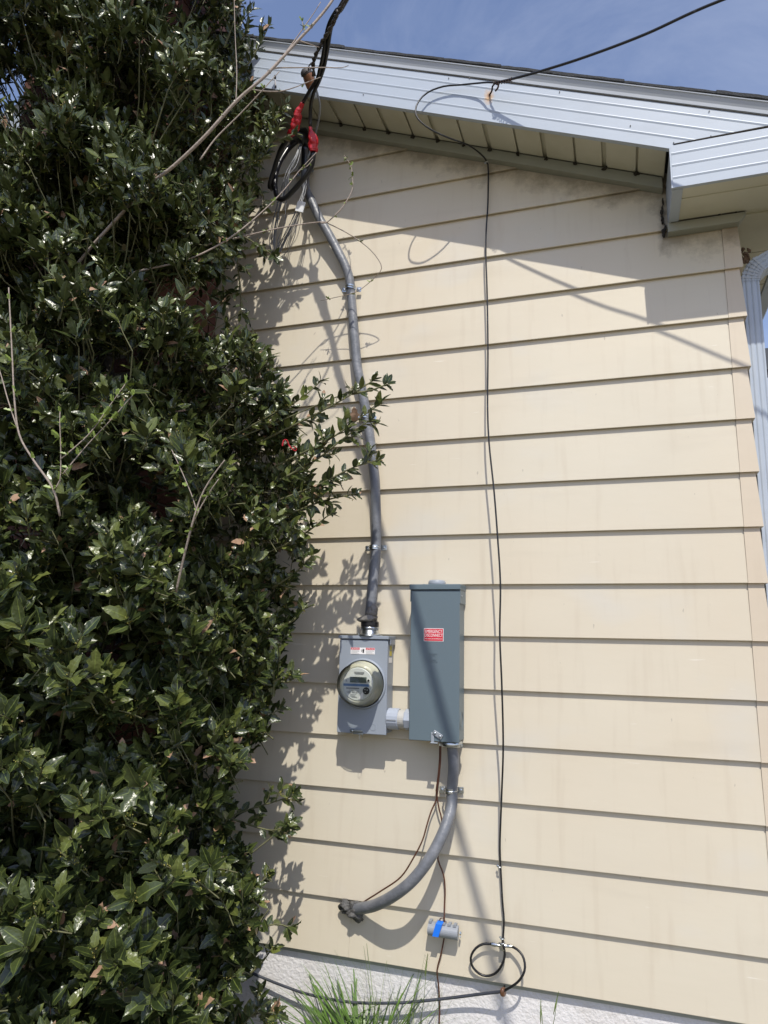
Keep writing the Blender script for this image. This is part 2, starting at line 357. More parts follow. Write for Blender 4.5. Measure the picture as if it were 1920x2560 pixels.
def blob(c, rx, ry, rz, seed=0, amp=.3, nu=22, nv=14, freq=3.0):
    r = np.random.default_rng(seed); ph = r.uniform(0, 6.28, (6, 3)); fr = r.normal(0, freq, (6, 3)); v = []
    for i in range(nv+1):
        th = math.pi*i/nv
        for k in range(nu):
            a = 2*math.pi*k/nu; d = np.array([math.sin(th)*math.cos(a), math.sin(th)*math.sin(a), math.cos(th)])
            s = 1+amp*sum(math.sin(fr[q]@d+ph[q][0]) for q in range(6))/2.4
            v.append((c[0]+rx*s*d[0], c[1]+ry*s*d[1], c[2]+rz*s*d[2]))
    f = [(i*nu+k, (i+1)*nu+k, (i+1)*nu+(k+1) % nu, i*nu+(k+1) % nu) for i in range(nv) for k in range(nu)]
    return v, f

# ================================================================== SETTING
GZ = -0.42
g = mobj('ground', ([(-60, -60, GZ), (60, -60, GZ), (60, 60, GZ), (-60, 60, GZ)], [(0, 1, 2, 3)]), M_SOIL); tag(g, kind='structure')

# ================================================================== HOUSE
S = 0.2032; SL = -0.405; XC = 0.509; RIDGE = -2.25
house = thing('house', (0, 0, GZ), 'beige lap-sided house with white gable trim and grey-white stucco foundation', 'house')
def zs(x): return 3.158+SL*x if x > RIDGE else 3.158+SL*RIDGE - .405*(RIDGE-x)
# siding boards
XL = -4.6; XB = 0.446
for k in range(21):
    z0, z1 = k*S, (k+1)*S
    def xr(z): return min(XB, (3.20-z)/.405)
    def xl(z): return max(XL, RIDGE-((z-(3.20-SL*0))-(-SL*RIDGE*1.0))/.405) if False else max(XL, 2*RIDGE-(3.20-z)/.405)
    a0, a1, b0, b1 = xl(z0), xl(z1), xr(z0), xr(z1)
    if a0 >= b0-.05: break
    seams = {0: [-1.0253], 3: [-2.2], 6: [-1.62], 9: [-2.6], 14: [-1.45]}.get(k, [])
    xs0 = [a0]+seams+[b0]; xs1 = [a1]+seams+[b1]
    for j in range(len(xs0)-1):
        g0 = .0006 if j else 0
        L0, R0, L1, R1 = xs0[j]+g0, xs0[j+1], xs1[j]+g0, max(xs1[j+1], xs1[j]+g0+.01)
        pr = [(0.0, z0), (0.0004, z0-.0014), (.0022, z0-.0020), (.0185, z0+.0025), (.0185, z1+.006), (.0150, z1+.006)]
        v = []
        for xx in ((L0, L1), (R0, R1)):
            for (y, z) in pr:
                t = 0 if z < z0+.01 else 1
                v.append((xx[t], y, z))
        n = len(pr)
        f = [(i, (i+1) % n, n+(i+1) % n, n+i) for i in range(n)]+[tuple(range(n-1, -1, -1)), tuple(range(n, 2*n))]
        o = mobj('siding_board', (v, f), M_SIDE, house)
# corner caps
for k in range(14):
    z0, z1 = k*S, (k+1)*S
    zt = min(z1+.006, 2.856)
    if k == 13: zt = 2.90
    x0, x1 = .4465, XC+.0015; tp = .0105
    # L-shaped cap: front leaf tapering back, side leaf
    v = [(x0, -.0022, z0-.002), (x1, -.0022, z0-.002), (x1-.0125, tp, zt), (x0, tp, zt),
         (x1, .075, z0-.002), (x1-.0125, .075, zt),
         (x0, .016, z0-.001), (x1-.014, .016, z0-.001), (x1-.014, .075, z0-.001)]
    f = [(0, 1, 2, 3), (1, 4, 5, 2), (0, 6, 7, 1), (1, 7, 8, 4), (0, 3, 6)]
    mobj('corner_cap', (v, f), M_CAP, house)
# sheathing core, side wall and rear parts of the house
core = join(box(-4.58, .488, .02, 8.0, -.02, 2.84))
mobj('inner_wall', core, M_TRIM, house)
gab = ([(-4.58, .02, 2.85), (.488, .02, 2.85), (RIDGE, .02, 4.02), (-4.58, .3, 2.85), (.488, .3, 2.85), (RIDGE, .3, 4.02)], [(0, 1, 2), (3, 5, 4), (0, 2, 5, 3), (1, 4, 5, 2), (0, 3, 4, 1)])
mobj('gable_sheathing', gab, M_TRIM, house)
sv = []
for k in range(14):
    z0, z1 = k*S, (k+1)*S
    if k == 13: z1 = 2.85
    sv.append(([(XC-.001, .075, z0), (XC-.001, 8.0, z0), (XC-.014, 8.0, z1), (XC-.014, .075, z1), (XC-.02, .075, z0), (XC-.02, 8.0, z0)], [(0, 1, 2, 3), (0, 4, 5, 1)]))
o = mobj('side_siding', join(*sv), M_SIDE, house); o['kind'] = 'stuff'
fd = mobj('foundation', box(-4.6, .482, .028, 8.0, GZ-.3, .02), M_STUCCO, house)

# rake fascia (right and left slopes)
ZF = 3.126
def fascia_profile(y, h, ribs, back=.02):
    pts = [(y, 0)]
    for r in ribs: pts += [(y, r-.006), (y-.0010, r-.003), (y-.0022, r+.0015), (y-.0004, r+.0035), (y, r+.006)]
    pts += [(y, h), (y+back, h), (y+back, .0)]
    return pts
YF = -.25
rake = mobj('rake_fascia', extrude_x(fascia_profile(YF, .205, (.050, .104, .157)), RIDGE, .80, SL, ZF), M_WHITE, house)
ret = extrude_x([(YF, 0), (YF, .004), (YF+.02, .004), (-.0, .034), (-.0, .030), (YF+.02, 0.0)], RIDGE, .80, SL, ZF)
zl = ZF+2*SL*RIDGE
mobj('rake_fascia', extrude_x(fascia_profile(YF, .205, (.050, .104, .157)), RIDGE-2.9, RIDGE, -SL, zl), M_WHITE, house)
# drip edge: leans outward, rolled top lip
dp = [(YF-.003, .200), (YF-.0045, .214), (YF-.0135, .236), (YF-.0175, .239), (YF-.0180, .2425), (YF-.015, .245), (YF+.0, .245), (YF+.0, .20)]
mobj('drip_edge', extrude_x(dp, RIDGE, .80, SL, ZF), M_DRIP, rake)
mobj('drip_edge', extrude_x(dp, RIDGE-2.9, RIDGE, -SL, zl), M_DRIP, rake)
seam = [(YF-.0025, .193), (YF-.0025, .1965), (YF+.0, .1965), (YF+.0, .193)]
mobj('painted_seam_shadow', extrude_x(seam, RIDGE, .80, SL, ZF), M_GRIME_SHADE, rake)  # dark strip painted as the shadow line below the drip edge
# nails in the fascia
for (x, y) in ((1122, 195.5), (908.5, 236.5), (1174, 196), (1399, 230), (1576, 314.5), (1773, 278.5), (1867, 331.5), (1777, 340.5), (1684, 357)):
    p = P(x, y, -YF+.001); mobj('nail', lathe([(.0022, 0), (.0022, .003), (.0006, .0036)], 'y', p, 8), M_GREYP, rake)

# roof deck and shingles
roof = mobj('roof', join(extrude_x([(-.256, .2455), (8.2, .2455), (8.2, .2505), (-.256, .2505)], RIDGE, .82, SL, ZF),
                         extrude_x([(-.256, .2455), (8.2, .2455), (8.2, .2505), (-.256, .2505)], RIDGE-2.95, RIDGE, -SL, zl)), M_SHING, house)
nsh = 0; xx = .80
while xx > RIDGE+.05:
    pitch = .118+rng.uniform(-.01, .012); ov = rng.uniform(-.006, .008); th = rng.uniform(.008, .015); n = 10
    vv = []; y_end = .35+rng.uniform(-.05, .05)
    for q in range(n+1):
        s = q/n; X = xx-s*.27; zb = ZF+SL*X+.251+(1-s)*.004; e = -.263-ov*.5+rng.uniform(-.0015, .0015)
        tt = th*(1 if q > 0 else .9)+rng.uniform(-.001, .001)
        vv += [(X, e, zb), (X, e, zb+tt), (X, y_end, zb+tt), (X, y_end, zb)]
    ff = [(4*q+a, 4*q+(a+1) % 4, 4*q+4+(a+1) % 4, 4*q+4+a) for q in range(n) for a in range(4)]+[(0, 3, 2, 1), (4*n, 4*n+1, 4*n+2, 4*n+3)]
    mobj('shingle', (vv, ff), M_SHING, roof); xx -= pitch; nsh += 1

# soffit with grooved panels
soff = mobj('soffit', extrude_x([(YF+.02, .047), (-.0, .047), (-.0, .050), (YF+.02, .050)], RIDGE, .245, SL, ZF), M_SOFF, house)
mobj('soffit', extrude_x([(YF+.02, .032), (-.0, .032), (-.0, .050), (YF+.02, .050)], RIDGE-2.85, RIDGE, -SL, zl), M_SOFF, house)
gx = [-.4578+.1195*i for i in range(-15, 6)]
for i, X in enumerate(gx):
    wdt = .1195-(.006 if i % 2 else .017)
    x0, x1 = X+(.003 if i % 2 else .004), X+wdt+(.003 if i % 2 else .004)
    if x0 > .24: continue
    x1 = min(x1, .243)
    pr = [(YF+.021, .031), (-.034, .031), (-.034, .0465), (YF+.021, .0465)]
    o = mobj('soffit_panel', extrude_x(pr, x0, x1, SL, ZF), M_SOFF, soff); bevel_obj(o, .003, 1)
    # grime at groove foot
    mobj('grime_spot', blob((x0-.006, -.034, zs(x0)-.006), .009, .010, .006, seed=i, amp=.5, nu=8, nv=5), M_GRIME_SHADE, soff)
mobj('soffit_grime', blob((.1745, -.045, P(1593, 412, .045)[2]), .010, .008, .016, seed=91, amp=.5, nu=12, nv=8), M_GRIME_SHADE, soff)
# lip behind the fascia
mobj('fascia_return', extrude_x([(YF+.0205, .0), (YF+.0205, .002), (YF+.05, .030), (YF+.05, .0265)], RIDGE, .245, SL, ZF), M_SOFF, soff)
# frieze trim on wall
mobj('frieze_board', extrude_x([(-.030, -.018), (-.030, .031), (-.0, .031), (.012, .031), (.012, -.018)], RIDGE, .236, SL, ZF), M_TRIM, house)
mobj('frieze_gap', extrude_x([(-.027, .0312), (-.027, .0345), (-.006, .0345), (-.006, .0312)], RIDGE, .236, SL, ZF), M_GRIME_SHADE, house)
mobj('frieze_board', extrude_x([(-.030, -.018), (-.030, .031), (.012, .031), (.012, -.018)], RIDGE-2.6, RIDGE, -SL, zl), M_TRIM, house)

# boxed eave return
XE = .253; ZB = 2.856
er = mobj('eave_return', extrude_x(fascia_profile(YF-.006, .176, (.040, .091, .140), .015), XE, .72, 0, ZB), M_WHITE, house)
mobj('end_panel', join(box(XE-.003, XE+.006, YF+.009, .004, ZB-.003, ZB+.172), box(XE+.006, XE+.034, YF+.009, -.034, ZB-.003, ZB+.0)), M_WHITE, er)
mobj('end_corner_strip', join(box(XE-.006, XE-.0005, YF-.008, YF+.012, ZB-.002, ZB+.170)), M_WHITE, er)
mobj('top_gap', extrude_x([(YF-.0075, .1765), (YF-.0075, .181), (YF-.0005, .184), (YF-.0005, .1765)], XE+.01, .80, 0.012, ZB-.003), M_GRIME_SHADE, er)
mobj('underside_panel', join(box(XE+.034, .70, YF+.009, YF+.05, ZB-.0, ZB+.006), box(XE+.034, .70, YF+.05, YF+.075, ZB+.003, ZB+.009), box(XE+.034, .70, YF+.075, -.07, ZB, ZB+.006),
                             box(XE+.034, .70, -.069, -.034, ZB+.0015, ZB+.0075)), M_SOFF, er)
tv = join(extrude_x([(-.030, -.040), (-.030, -.002), (.012, -.002), (.012, -.040)], XE-.006, .505, 0, ZB))
tv = ([(x+(.026 if (x > .4 and z > ZB-.01) else 0), y, z) for x, y, z in tv[0]], tv[1])
mobj('return_trim', tv, M_TRIM, er)
mobj('trim_gap', box(XE+.002, .525, -.031, -.012, ZB-.0025, ZB-.0002), M_GRIME_SHADE, er)
for i, (x, y) in enumerate(((1657, 505), (1655, 530), (1657, 552), (1663, 570), (1660, 586), (1655, 545), (1658, 580))):
    p = P(x, y, .004); mobj('grime_spot', blob(p, .005, .006, .016, seed=40+i, amp=.6, nu=8, nv=6), M_GRIME_SHADE, er)
# side eave soffit, gutter
eb = []
for i in range(28):
    y0 = -.0+i*.3; eb.append(box(.515, .700, y0+.002, y0+.296, ZB+.001, ZB+.007))
eb.append(box(.50, .702, -.05, 8.2, ZB+.0075, ZB+.012))
o = mobj('eave_soffit', join(*eb), M_SOFF, house)
gp = [(.703, 2.845), (.752, 2.842), (.760, 2.87), (.795, 2.93), (.800, 2.965), (.795, 2.967), (.703, 2.967)]
n = len(gp); gvv = [(x, y, z) for y in (YF-.01, 8.2) for x, z in gp]
gutter = mobj('gutter', (gvv, [(i, (i+1) % n, n+(i+1) % n, n+i) for i in range(n)]+[tuple(range(n-1, -1, -1)), tuple(range(n, 2*n))]), M_WHITE, house)

# rust stain and stub are on the fascia; the hook hangs there (own thing below)
rake.data.materials[0] = fascia_mat(P(1222, 238, -YF))

# ================================================================== CHIMNEY
CX1, CY0 = -1.812, -.47
chim = thing('brick_chimney', (-2.26, -.24, GZ), 'red brick chimney half hidden behind the holly at the wall', 'chimney')
mobj('mortar_core', box(-2.70, CX1-.006, CY0+.006, .03, GZ-.1, 5.6), M_MORT, chim)
bh, mj = .057, .0105; course = bh+mj; meshes = {}
def brick_mesh(lx, ly, key):
    if key not in meshes:
        v, f = box(-lx/2, lx/2, -ly/2, ly/2, -bh/2, bh/2)
        me = bpy.data.meshes.new('brick'); me.from_pydata(v, [], f); me.materials.append(M_BRICK); meshes[key] = me
    return meshes[key]
nb = 0; rest = []
for c in range(int((5.6-GZ)/course)):
    z = GZ+c*course+bh/2; off = .0 if c % 2 else .103
    # right side face (runs in y)
    y = CY0-(.103-off if off else 0)
    ys = []
    yy = CY0
    if off: ys.append((CY0, CY0+.095)); yy = CY0+.105
    while yy < -.02: ys.append((yy, min(yy+.196, -.003))); yy += .2065
    vis = (1.9 < z < 3.1) or z > 3.55
    for (a, b) in ys:
        if b-a < .02: continue
        if vis and nb < 280:
            o = bpy.data.objects.new('brick', brick_mesh(.10, b-a, ('s', round(b-a, 3)))); COL.objects.link(o); o.parent = chim
            o.location = Vector((CX1-.05+rng.uniform(-.0015, .0015), (a+b)/2, z))-ROOTLOC[chim.name]; nb += 1
        else: rest.append(box(CX1-.1, CX1, a, b, z-bh/2, z+bh/2))
    # front face
    xx = CX1-.102
    if not off: xx = CX1-.2
    first = True
    while xx > -2.70:
        w_ = .196; a = max(xx-w_, -2.70)
        vis2 = (2.3 < z < 2.95)
        if xx-a > .02:
            if vis2 and nb < 290:
                o = bpy.data.objects.new('brick', brick_mesh(xx-a, .1, ('f', round(xx-a, 3)))); COL.objects.link(o); o.parent = chim
                o.location = Vector(((xx+a)/2, CY0+.05+rng.uniform(-.0015, .0015), z))-ROOTLOC[chim.name]; nb += 1
            else: rest.append(box(a, xx, CY0, CY0+.1, z-bh/2, z+bh/2))
        xx -= .2065
o = mobj('brickwork', join(*rest), M_BRICK, chim); o['kind'] = 'stuff'

# ================================================================== DOWNSPOUT
ds = thing('downspout', (.545, .09, GZ), 'white ribbed metal downspout at the right corner of the wall', 'downspout')
def rect_sweep(path, wx, wy, rib=.003, nr=3, up=None):
    """rectangular ribbed pipe along a path (in the xz plane mostly)"""
    p = np.array(path, float); n = len(p); T = np.gradient(p, axis=0); T /= np.linalg.norm(T, axis=1)[:, None]
    ring = []
    # ring in (a, b) coords
    def side(p0, p1):
        k = nr*4
        d = np.array(p1)-np.array(p0); nn = np.array([d[1], -d[0]]); nn = nn/np.linalg.norm(nn)
        for i in range(k):
            s = i/k; ring.append(tuple(np.array(p0)+d*s - nn*(rib if (i % 4 == 2) else 0)))
    hx, hy = wx/2, wy/2
    side((-hx, -hy), (hx, -hy)); side((hx, -hy), (hx, hy)); side((hx, hy), (-hx, hy)); side((-hx, hy), (-hx, -hy))
    m_ = len(ring); v = []
    for i in range(n):
        b = np.array([0, 1.0, 0]); b = b-T[i]*(b@T[i]); b /= np.linalg.norm(b); a = np.cross(b, T[i]); 
        if a[0] < 0 and T[i][2] < 0: a = -a
        a = a/np.linalg.norm(a)
        for (q, s) in ring: v.append(p[i]+a*q+b*s)
    f = [(i*m_+k, i*m_+(k+1) % m_, (i+1)*m_+(k+1) % m_, (i+1)*m_+k) for i in range(n-1) for k in range(m_)]
    return v, f
DX, DY = .5445, .105
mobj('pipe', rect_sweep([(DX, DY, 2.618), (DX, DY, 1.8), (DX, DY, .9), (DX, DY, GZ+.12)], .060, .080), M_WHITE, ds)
el = [(DX, DY, 2.61)]
for i in range(1, 8):
    a = i/7*math.radians(62); el.append((DX+.085*(1-math.cos(a)), DY+.0*i, 2.61+.085*math.sin(a)))
mobj('elbow', rect_sweep([(p[0], p[1], p[2]) for q, p in enumerate(el)], .064, .084, .002), M_WHITE, ds)
for q in range(1, 7):
    tq = np.array(el[q+1])-np.array(el[q-1]); tq = tq/np.linalg.norm(tq)
    mobj('crimp', rect_sweep([np.array(el[q])-tq*.0035, np.array(el[q]), np.array(el[q])+tq*.0035], .068, .088, .001), M_DRIP, ds)
e = np.array(el[-1]); dr = np.array([math.sin(math.radians(62)), 0, math.cos(math.radians(62))])
mobj('offset_pipe', rect_sweep([e-dr*.004, e+dr*.05, e+dr*.115], .060, .080), M_WHITE, ds)
mobj('outlet', rect_sweep([(.735, DY, 2.74), (.735, DY, 2.80), (.735, DY, 2.846)], .06, .08), M_WHITE, ds)
single('mud_nest', join(*[blob(P(1862+rng.uniform(-9, 9), 640+rng.uniform(-14, 14), -.03), .006, .006, .009, seed=60+i, amp=.6, nu=9, nv=6) for i in range(16)]), M_NEST,
       'broken brown mud nest stuck under the eave beside the downspout elbow', 'nest')

# neighbour's house far behind
nh = thing('neighbour_house', (3.4, 9, GZ), 'grey neighbouring house glimpsed beyond the downspout', 'house')
pe = P(1911, 968, -6.0); NX, NZ = pe[0], pe[2]
mobj('wall', box(NX+.25, NX+7, 6.3, 13, GZ, NZ), M_NWALL, nh)
mobj('roof', ([(NX-.05, 5.95, NZ+.06), (NX+7.4, 5.95, NZ+.06), (NX+7.4, 9.5, NZ+1.9), (NX+.0, 9.5, NZ+1.9), (NX-.05, 5.95, NZ+.0), (NX+7.4, 5.95, NZ), (NX+7.4, 13, NZ), (NX, 13, NZ)],
              [(0, 1, 2, 3), (0, 4, 5, 1), (3, 2, 6, 7), (0, 3, 7, 4)]), M_SHING, nh)
for i in range(7):
    y0 = 5.95+i*.14; z0 = NZ+.065+i*.073
    mobj('shingle', box(NX-.05, NX+7.4, y0, y0+.2, z0, z0+.012), M_SHING, nh)
mobj('gutter', box(NX-.06, NX+7.4, 5.83, 5.948, NZ-.07, NZ+.05), M_WHITE, nh)
mobj('eave_board', box(NX-.02, NX+7.3, 5.96, 6.3, NZ-.03, NZ-.001), M_NWALL, nh)

# ================================================================== METER SOCKET
MXL, MXR, MZ0, MZ1, MD = -1.072, -.868, .8315, 1.1975, .085
mt = thing('electric_meter', ((MXL+MXR)/2, 0, MZ0), 'light grey meter box with round glass electric meter and danger sticker', 'electric meter')
o = mobj('enclosure', box(MXL+.003, MXR-.003, -MD+.014, .006, MZ0+.004, MZ1+.008), M_BOX1, mt); bevel_obj(o)
# cover: front sheet with folded sides
o = mobj('cover', join(box(MXL, MXR, -MD, -MD+.0125, MZ0, MZ1-.004)), M_BOX1, mt); bevel_obj(o, .003)
o = mobj('top_hood', join(box(MXL-.005, MXR+.004, -MD-.005, .006, MZ1-.001, MZ1+.012), box(MXR+.0005, MXR+.004, -MD+.02, .004, MZ1-.022, MZ1-.0012)), M_BOX1, mt); bevel_obj(o, .002)
mobj('hood_gap', box(MXL+.002, MXR-.002, -MD-.0008, -MD+.01, MZ1-.0039, MZ1-.0011), M_BLKP, mt)
mc = P(904, 1709, MD); mcx, mcz = mc[0]+.004, mc[2]
ringm = lathe([(.0985, 0), (.0985, .0015), (.0955, .007), (.091, .0085), (.0905, .002)], 'y', (mcx, -MD, mcz), 64)
mobj('socket_ring', ringm, M_BOX1, mt, smooth=True)
mobj('ring_gap', lathe([(.0904, 0), (.0904, .0045), (.07, .0045)], 'y', (mcx, -MD, mcz), 48), M_BLKP, mt)
dome = mobj('meter_body', lathe([(.087, .004), (.0875, .010), (.0845, .016), (.0815, .030), (.0775, .052), (.070, .053), (.066, .056), (.064, .053)], 'y', (mcx, -MD, mcz), 64), M_CREAM, mt, smooth=True)
gb = lathe([(.0885, .004), (.0885, .011), (.0855, .018), (.0825, .035), (.0795, .068), (.0775, .081), (.0735, .087), (.0700, .0855), (.066, .084), (.0, .084)], 'y', (mcx, -MD, mcz), 64)
FY = -MD-.058
dial = mobj('dial', lathe([(.064, .054), (.0605, .0575), (.0, .058)], 'y', (mcx, -MD, mcz), 48), M_DIAL, mt)
def plate(name, x0, x1, z0, z1, y, m, parent, t=.0008):
    return mobj(name, box(x0, x1, y-t, y, z0, z1), m, parent)
plate('display', mcx-.031, mcx+.037, mcz+.006, mcz+.0275, FY-.0006, M_LCD, dial, .002)
plate('blue_band', mcx-.058, mcx+.047, mcz-.008, mcz+.0015, FY-.0003, M_BLUES, dial)
mobj('sensor', lathe([(.0068, .058), (.0066, .0605), (.0045, .0607)], 'y', (mcx+.0455, -MD, mcz+.0155), 18), M_DIAL, dial)
mobj('sensor_eye', lathe([(.0046, .059), (.0044, .0615)], 'y', (mcx+.0455, -MD, mcz+.0155), 16), M_BLKP, dial)
plate('maker_badge', mcx-.046, mcx+.008, mcz-.0185, mcz-.0135, FY-.0003, M_GREYP, dial)
text('5 001 993 077', .011, (mcx-.019, FY-.001, mcz-.0315), M_BLKP, dial, width=.049)
text('R', .012, (mcx-.046, FY-.001, mcz+.011), M_GREYP, dial)
for (x0, x1, z) in ((-.015, .026, .046), (-.015, .026, .042), (-.012, .024, .0385), (-.035, .006, -.0235), (-.028, -.004, -.040), (-.03, -.008, -.045), (-.022, .0, -.049)):
    plate('print_line', mcx+x0, mcx+x1, mcz+z, mcz+z+.0011, FY-.0003, M_GREYP, dial)
mobj('reset_key', lathe([(.0135, .058), (.0133, .062), (.010, .0625)], 'y', (mcx+.037, -MD, mcz-.0235), 24), M_BLKP, dial)
for a in (0.6, 2.4, 4.2): 
    c0 = (mcx+.037+.006*math.cos(a), FY-.0050, mcz-.0235+.006*math.sin(a)); mobj('key_mark', box(c0[0]-.0022, c0[0]+.0022, c0[1], c0[1]+.0006, c0[2]-.001, c0[2]+.001), M_DIAL, dial)
mobj('inspection_tag', ([(mcx+.004, FY-.0012, mcz-.055), (mcx+.024, FY-.0012, mcz-.054), (mcx+.024, FY-.0012, mcz-.030), (mcx+.019, FY-.0012, mcz-.031)], [(0, 1, 2, 3)]), M_WPR, dial)
mobj('glass_cover', gb, M_GLASS, mt, smooth=True)
# danger sticker
a, b = P(877, 1619, MD), P(937, 1637.5, MD); ly = -MD-.0006
zt, zb_ = a[2]+.001, b[2]+.002
dg = plate('danger_sticker', a[0], b[0], zb_, zt, ly+.0004, M_WPR, mt, .0006)
wd = (b[0]-a[0])
plate('red_header', a[0]+.001, a[0]+wd*.37, zt-.0085, zt-.0005, ly-.0003, M_REDL, dg, .0004)
plate('red_header', a[0]+wd*.63, b[0]-.001, zt-.0085, zt-.0005, ly-.0003, M_REDL, dg, .0004)
text('\u25B2 DANGER', .0068, (a[0]+wd*.19, ly-.0009, zt-.0048), M_WPR, dg, width=wd*.30, ext=.0001)
text('\u25B2 PELIGRO', .0068, (a[0]+wd*.81, ly-.0009, zt-.0048), M_WPR, dg, width=wd*.31, ext=.0001)
for i in range(5):
    for x0, x1 in ((.03, .36), (.64, .97)):
        if i == 2: x1 -= .08
        plate('print_line', a[0]+wd*x0, a[0]+wd*x1, zt-.0125-i*.0034, zt-.0117-i*.0034, ly-.0003, M_GREYP, dg, .0003)
# shock hand pictogram: palm, fingers and a bolt
hx, hz = a[0]+wd*.5+.003, zt-.013
pic = [box(hx-.0035, hx+.0035, ly-.0008, ly-.0003, hz-.002, hz+.004)]
for i in range(4): pic.append(box(hx-.0035+i*.0019, hx-.0021+i*.0019, ly-.0008, ly-.0003, hz+.004, hz+.0075+(.001 if i in (1, 2) else 0)))
pic.append(box(hx-.003, hx+.003, ly-.0008, ly-.0003, hz-.0075, hz-.0035)); pic.append(box(hx-.0015, hx+.0015, ly-.0008, ly-.0003, hz-.0036, hz-.0019))
for i in range(3): pic.append(box(hx-.009+(i % 2)*.0015, hx-.0065+(i % 2)*.0015, ly-.0008, ly-.0003, hz+.003-i*.003, hz+.0052-i*.003))
mobj('shock_pictogram', join(*pic), M_BLKP, dg)
# side labels
xs = MXR-.0028
mobj('yellow_label', join(box(xs, xs+.0006, -.050, -.022, MZ1-.065, MZ1-.045), box(xs, xs+.0006, -.050, -.022, MZ1-.042, MZ1-.026)), M_YEL, mt)
mobj('white_label', box(xs, xs+.0006, -.058, -.018, MZ1-.092, MZ1-.072), M_WPR, mt)
# hasp, knockout, snap
p = P(880, 1834, MD)
o = mobj('hasp', join(box(p[0]-.006, p[0]+.045, -MD-.006, -MD-.0002, MZ0+.004, MZ0+.016), box(p[0]+.008, p[0]+.05, -MD-.012, -MD-.006, MZ0-.002, MZ0+.003)), M_DARKZ, mt); bevel_obj(o, .0015, 1)
mobj('hasp_screw', lathe([(.004, 0), (.0038, .0022), (.001, .003)], 'y', (p[0]+.002, -MD-.006, MZ0+.010), 12), M_GALV, mt)
p2 = P(933, 1818, MD)
mobj('knockout', lathe([(.0125, 0), (.0125, .0010), (.0105, .0010), (.0105, .0003)], 'y', (p2[0], -MD-.0002, p2[2]), 28), M_BOX1, mt)
p3 = P(899, 1836, MD+.01); mobj('seal_wire', tube([p3, p3+[0, -.004, -.012], p3+[.006, -.004, -.02], p3+[.012, 0, -.012], p3+[.012, 0, 0]], .0007, 5), M_DARKZ, mt)
# hub on top
hc = P(924, 1575, .05); HX = hc[0]; hz0 = MZ1+.012
mobj('hub', lathe([(.052, 0), (.052, .004), (.040, .006), (.036, .010), (.035, .034)], 'z', (HX, -.048, hz0), 32), M_GALV, mt, smooth=True)
for sx in (-1, 1): mobj('hub_screw', lathe([(.0035, 0), (.0035, .005)], 'z', (HX+sx*.043, -.060, hz0+.004), 8), M_GALV, mt)

# ================================================================== DISCONNECT PANEL
PXL, PXR, PZ0, PZ1, PD = -.7715, -.5765, .8225, 1.3905, .10
dc = thing('disconnect_box', ((PXL+PXR)/2, 0, PZ0), 'tall dark grey disconnect box with a red EMERGENCY DISCONNECT sticker', 'electrical box')
o = mobj('enclosure', box(PXL+.003, PXR-.003, -PD+.010, .004, PZ0+.003, PZ1+.012), M_BOX2, dc); bevel_obj(o)
o = mobj('cover', join(box(PXL, PXR, -PD, -PD+.0085, PZ0, PZ1-.002)), M_BOX2, dc); bevel_obj(o, .0025)
hv = [(PXL-.006, -PD-.006, PZ1+.001), (PXR+.004, -PD-.006, PZ1+.001), (PXR+.004, .004, PZ1+.001), (PXL-.006, .004, PZ1+.001),
      (PXL-.006, -PD-.006, PZ1+.022), (PXR+.004, -PD-.006, PZ1+.022), (PXR+.004, .004, PZ1+.024), (PXL-.006, .004, PZ1+.024)]
o = mobj('top_hood', (hv, box(0, 1, 0, 1, 0, 1)[1]), M_BOX2, dc); bevel_obj(o, .002)
mobj('hood_side', join(box(PXR-.0015, PXR+.0025, -PD+.0, .003, PZ1-.052, PZ1+.0005), box(PXL-.0045, PXL+.0, -PD+.006, .003, PZ1-.045, PZ1+.0005)), M_BOX2, dc)
for sx in (PXR+.0025, PXL-.0065): mobj('screw', lathe([(.0035, 0), (.0035, .003)], 'x', (sx, -PD+.022, PZ1-.022), 10), M_GALV, dc)
mobj('hood_gap', box(PXL+.001, PXR-.001, -PD-.0006, -PD+.008, PZ1-.0019, PZ1+.0005), M_BLKP, dc)
kc = P(1092.5, 1457, .05)
mobj('hub_cap', lathe([(.034, 0), (.035, .004), (.034, .013), (.031, .018), (.024, .0195), (.022, .016), (0, .0155)], 'z', (kc[0], -.05, PZ1+.023), 36), M_BOX2S, dc, smooth=True)
for dx in (-.05, .045): mobj('cap_screw', lathe([(.003, 0), (.003, .005)], 'z', (kc[0]+dx, -.06, PZ1+.0225), 8), M_GALV, dc)
a, b = P(1060, 1570.5, PD), P(1108.6, 1603.8, PD); y0 = -PD-.0002
stk = plate('disconnect_sticker', a[0], b[0], b[2], a[2], y0, M_WPR, dc, .0006)
plate('red_field', a[0]+.0018, b[0]-.0018, b[2]+.0018, a[2]-.0018, y0-.0007, M_REDL, stk, .0004)
cx = (a[0]+b[0])/2; hh = a[2]-b[2]; ww = b[0]-a[0]
text('EMERGENCY', .0165, (cx, y0-.0013, a[2]-hh*.25), M_WPR, stk, width=ww*.86, ext=.0001)
text('DISCONNECT', .0165, (cx, y0-.0013, a[2]-hh*.545), M_WPR, stk, width=ww*.91, ext=.0001)
text('DESCONEXI\u00D3N DE EMERGENCIA', .0055, (cx, y0-.0013, a[2]-hh*.81), M_WPR, stk, width=ww*.90, ext=.0001)
a, b = P(1074, 1633, PD), P(1094, 1655, PD); cx, cz = (a[0]+b[0])/2, (a[2]+b[2])/2
def sq(h, t, y): return [box(cx-h, cx+h, y-.0012, y, cz+h-t, cz+h), box(cx-h, cx+h, y-.0012, y, cz-h, cz-h+t), box(cx-h, cx-h+t, y-.0012, y, cz-h+t, cz+h-t), box(cx+h-t, cx+h, y-.0012, y, cz-h+t, cz+h-t)]
